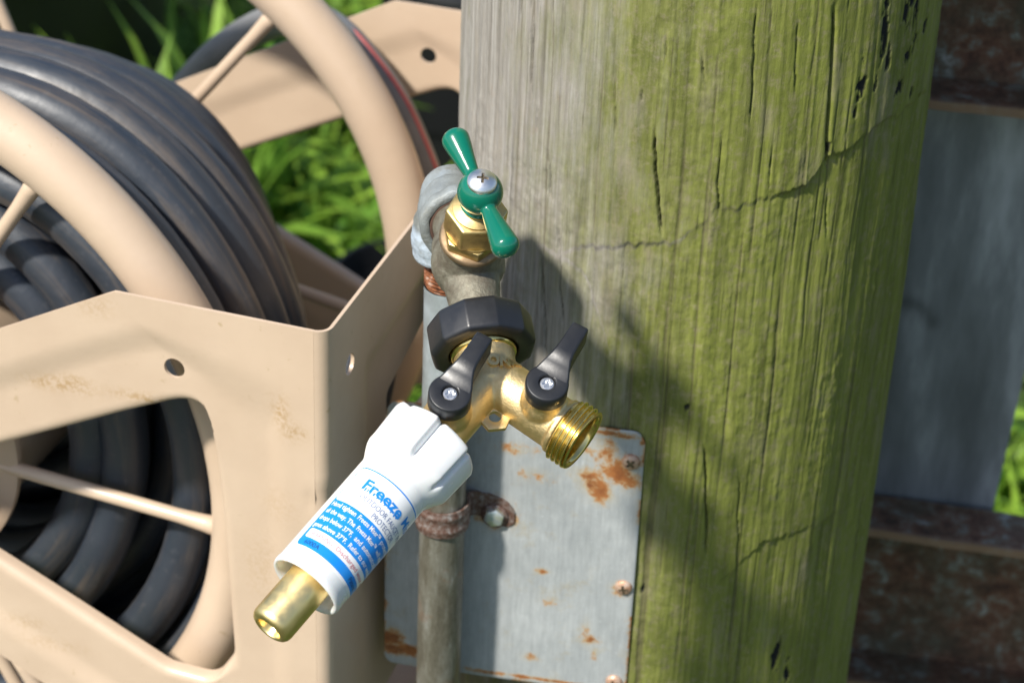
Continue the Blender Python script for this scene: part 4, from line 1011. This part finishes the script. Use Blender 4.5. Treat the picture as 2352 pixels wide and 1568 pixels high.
def bez(P, n=60):
    P = np.array(P, float); t = np.linspace(0, len(P) - 1, n); out = []
    for x in t:
        i = min(int(x), len(P) - 2); f_ = x - i; p0 = P[max(i - 1, 0)]; p1 = P[i]; p2 = P[i + 1]; p3 = P[min(i + 2, len(P) - 1)]
        out.append(.5 * ((2 * p1) + (-p0 + p2) * f_ + (2 * p0 - 5 * p1 + 4 * p2 - p3) * f_ ** 2 + (-p0 + 3 * p1 - 3 * p2 + p3) * f_ ** 3))
    return np.array(out)
def onA(px, py, a): return on_plane(px, py, C1 + a * RS * RA, RA)
gp = [onA(330, 330, .44), onA(435, 195, .43), onA(505, 122, .42), onA(580, 72, .415), onA(650, 45, .405), onA(725, 48, .375), onA(785, 86, .352), onA(843, 152, .342), onA(904, 242, .336), onA(945, 328, .333), onA(977, 415, .331), onA(1000, 520, .330), onA(1008, 640, .329), onA(1000, 800, .328)]
gpts = bez(gp, 110)
gh = thing("grey_hose", "grey rubber hose with a red edge stripe looped behind the far rim", "garden hose", gpts[60])
adopt(link("hose_loop", sweep(gpts, .0105, 18).mesh(), GREYH), gh)
cen = rp(AXB - .05, 0, AXZ); sp = []
for p in gpts[38:]:
    d = p - cen; d -= RA * (d @ RA); d = unit(d); sp.append(p + (d * .97 - RA * .24) * .0095)
adopt(link("red_stripe", sweep(sp, .0019, 8).mesh(), RED), gh)

# ------------------------------------------------------------------ rusty gate right of the post
_g = rad(10); GE = np.array([math.cos(_g), -math.sin(_g), 0]); GN = np.array([-math.sin(_g), -math.cos(_g), 0]); G0 = np.array([.214, 1.150, 0])
gate = thing("metal_gate", "shaded gate of rusty steel channel rails and grey galvanised sheet behind the post", "gate", G0 + np.array([0, 0, -.95]))
gfr = (G0, GE, GN, np.array([0, 0, 1.0]))
def channel(zlo, zhi):
    xs = np.linspace(-.10, 1.5, 220); dep = .038; t = .005
    sec = [(dep, zhi), (dep, zhi - t), (t, zhi - t), (t, zlo + t), (dep, zlo + t), (dep, zlo), (0, zlo), (0, zhi)]
    sub = []
    for i in range(len(sec)):
        p, q = np.array(sec[i]), np.array(sec[(i + 1) % len(sec)]); m = max(1, int(np.linalg.norm(p - q) / .004))
        for k in range(m): sub.append(tuple(p + (q - p) * k / m))
    V = np.zeros((len(xs), len(sub), 3)); ed = np.zeros((len(xs), len(sub)))
    for i, x in enumerate(xs):
        for j, (y, z) in enumerate(sub):
            V[i, j] = fmap(gfr, np.array([x, y + .0012 * vnoise(x * 60, z * 60 + y * 90, 3), z + .0010 * vnoise(x * 50, z * 40 + y * 50, 4)])); ed[i, j] = .8 if y > dep - .003 else 0
    me = grid_mesh(V, closed_v=True); set_attr(me, "edge", ed); return sharp(adopt(fix_normals(link("rail", me, RAIL)), gate), 40)
channel(-.905, -.787); channel(-.513, -.395)
xs = np.linspace(-.09, 1, 120); zz_ = np.linspace(-.90, -.40, 200); X_, Q2 = np.meshgrid(xs, zz_, indexing='ij')
ea, eb = [on_plane(px, py, G0, GN) for px, py in ((2352, 870), (2283, 1168))]; xa, xb = (ea - G0) @ GE, (eb - G0) @ GE
X_ = -.09 + (np.linspace(0, 1, 120)[:, None]) * ((xb + (xa - xb) * (Q2 - eb[2]) / (ea[2] - eb[2])) + .09); print('sheet edge', xa, ea[2], xb, eb[2])
Vs = fmap(gfr, np.stack([X_, -.004 + .0015 * np.sin(X_ * 60), Q2], -1)); me = grid_mesh(Vs)
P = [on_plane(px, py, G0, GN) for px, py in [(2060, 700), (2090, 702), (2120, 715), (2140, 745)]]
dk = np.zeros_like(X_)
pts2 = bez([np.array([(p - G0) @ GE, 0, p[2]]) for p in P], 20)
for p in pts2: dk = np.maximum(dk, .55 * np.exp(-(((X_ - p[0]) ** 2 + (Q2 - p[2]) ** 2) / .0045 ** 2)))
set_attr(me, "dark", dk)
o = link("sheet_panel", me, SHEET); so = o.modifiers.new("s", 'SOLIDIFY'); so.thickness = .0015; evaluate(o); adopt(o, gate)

# ------------------------------------------------------------------ plant pots behind
def pot(x, y, r, h, label):
    p = [(0, .0), (r * .78, 0), (r * .82, .004), (r * .96, h - .03), (r * 1.04, h - .03), (r * 1.06, h - .005), (r * 1.04, h), (r * 1.0, h), (r * .97, h - .04), (0, h - .05)]
    o = link("plant_pot", lathe(frame((x, y, GZ), (0, 0, 1)), p, 64, cap=False).mesh(), POT); sharp(o, 40)
    tag(o, label, "plant pot", "black plant pots behind the hose reel"); return o
pot(-.655, 2.42, .27, .37, "largest black plastic tub in the dark top left behind the coiled hose")
pot(-.20, 3.05, .15, .30, "black plant pot behind the top of the far rim of the hose reel")
pot(-.06, 2.55, .12, .24, "dark plant pot seen through the far panel opening beside the post")
pot(-.47, 3.25, .16, .30, "small black plant pot seen past the grass left of the far rim")

pot(-.100, 1.98, .08, .13, "small black pot added to darken the cut out of the tan reel back panel")  # extra pot, placed so the back panel cut-out looks dark inside

# ------------------------------------------------------------------ grass
def blades(name, n, region, mat, hmin, hmax, wmin, wmax, seed, flop=1.0, dens=None):
    g = np.random.default_rng(seed); V = []; F_ = []; tint = []
    x0, x1, y0, y1 = region; k = 0; cnt = 0
    while cnt < n:
        x, y = g.uniform(x0, x1), g.uniform(y0, y1)
        if (x - PC[0]) ** 2 + (y - PC[1]) ** 2 < .16 ** 2: continue
        if dens is not None and g.random() > dens(x, y): continue
        cnt += 1
        h = g.uniform(hmin, hmax); w = g.uniform(wmin, wmax); th = g.uniform(0, 2 * math.pi); lean = g.uniform(.15, .9) * h * flop
        d = np.array([math.cos(th), math.sin(th)]); s = np.array([-d[1], d[0]]); tt = g.random()
        tw = g.uniform(-.6, .6)
        m = 6; base = len(V)
        for i in range(m):
            t = i / (m - 1); ww = w * (math.sin(math.pi * min(1, .22 + .78 * t)) ** .7) * .5 if i < m - 1 else .0004
            cx_, cy_ = x + d[0] * lean * t ** 1.8, y + d[1] * lean * t ** 1.8; cz_ = GZ - .01 + h * (t - .35 * flop * t ** 3)
            ss_ = s * math.cos(tw * t) + d * math.sin(tw * t)
            V.append((cx_ - ss_[0] * ww, cy_ - ss_[1] * ww, cz_)); V.append((cx_ + ss_[0] * ww, cy_ + ss_[1] * ww, cz_ + .15 * ww)); tint += [tt, tt]
        for i in range(m - 1): F_.append((base + 2 * i, base + 2 * i + 1, base + 2 * i + 3, base + 2 * i + 2))
    me = mesh(V, F_); set_attr(me, "tint", tint); o = link(name, me, mat); return tag(o, kind="stuff")
GR1 = mat_grass("grass_blades", (.09, .23, .018), (.36, .56, .06)); GR2 = mat_grass("weed_leaves", (.09, .24, .022), (.38, .60, .07))
def dens(x, y):
    for (px, py, pr) in ((-.655, 2.42, .30), (-.20, 3.05, .17), (-.06, 2.55, .13), (-.47, 3.25, .18), (-.10, 1.98, .10), (-.06, 2.35, .17)):
        if math.hypot(x - px, y - py) < pr: return 0
    return .06 + .94 * float(fbm(x * 9, y * 9, 2, 91) > .50)
o = blades("grass", 9000, (-.9, 1.3, 1.35, 3.6), GR1, .08, .22, .004, .008, 1, 1.0, dens); tag(o, "bright green grass growing on the ground behind the reel and post", "grass")
o = blades("tall_grass", 75, (-.42, -.26, 2.02, 2.34), GR2, .24, .38, .012, .024, 8, .55); tag(o, "tall pale green grass blades between the black tub and the far rim", "grass")
o = blades("weeds", 2600, (-.75, .9, 1.45, 3.2), GR2, .07, .22, .014, .032, 2, 1.25, dens); tag(o, "broad leaved green weeds seen between the far rim and the coiled hose", "weeds")
o = blades("lawn_grass", 9000, (-4, 4, -1.5, 6), GR1, .05, .12, .006, .012, 3, 1.0, lambda x, y: 0 if (-.9 < x < 1.3 and 1.35 < y < 3.6) else 1); tag(o, "short grass around the post and reel, mostly out of view", "grass")

settle()
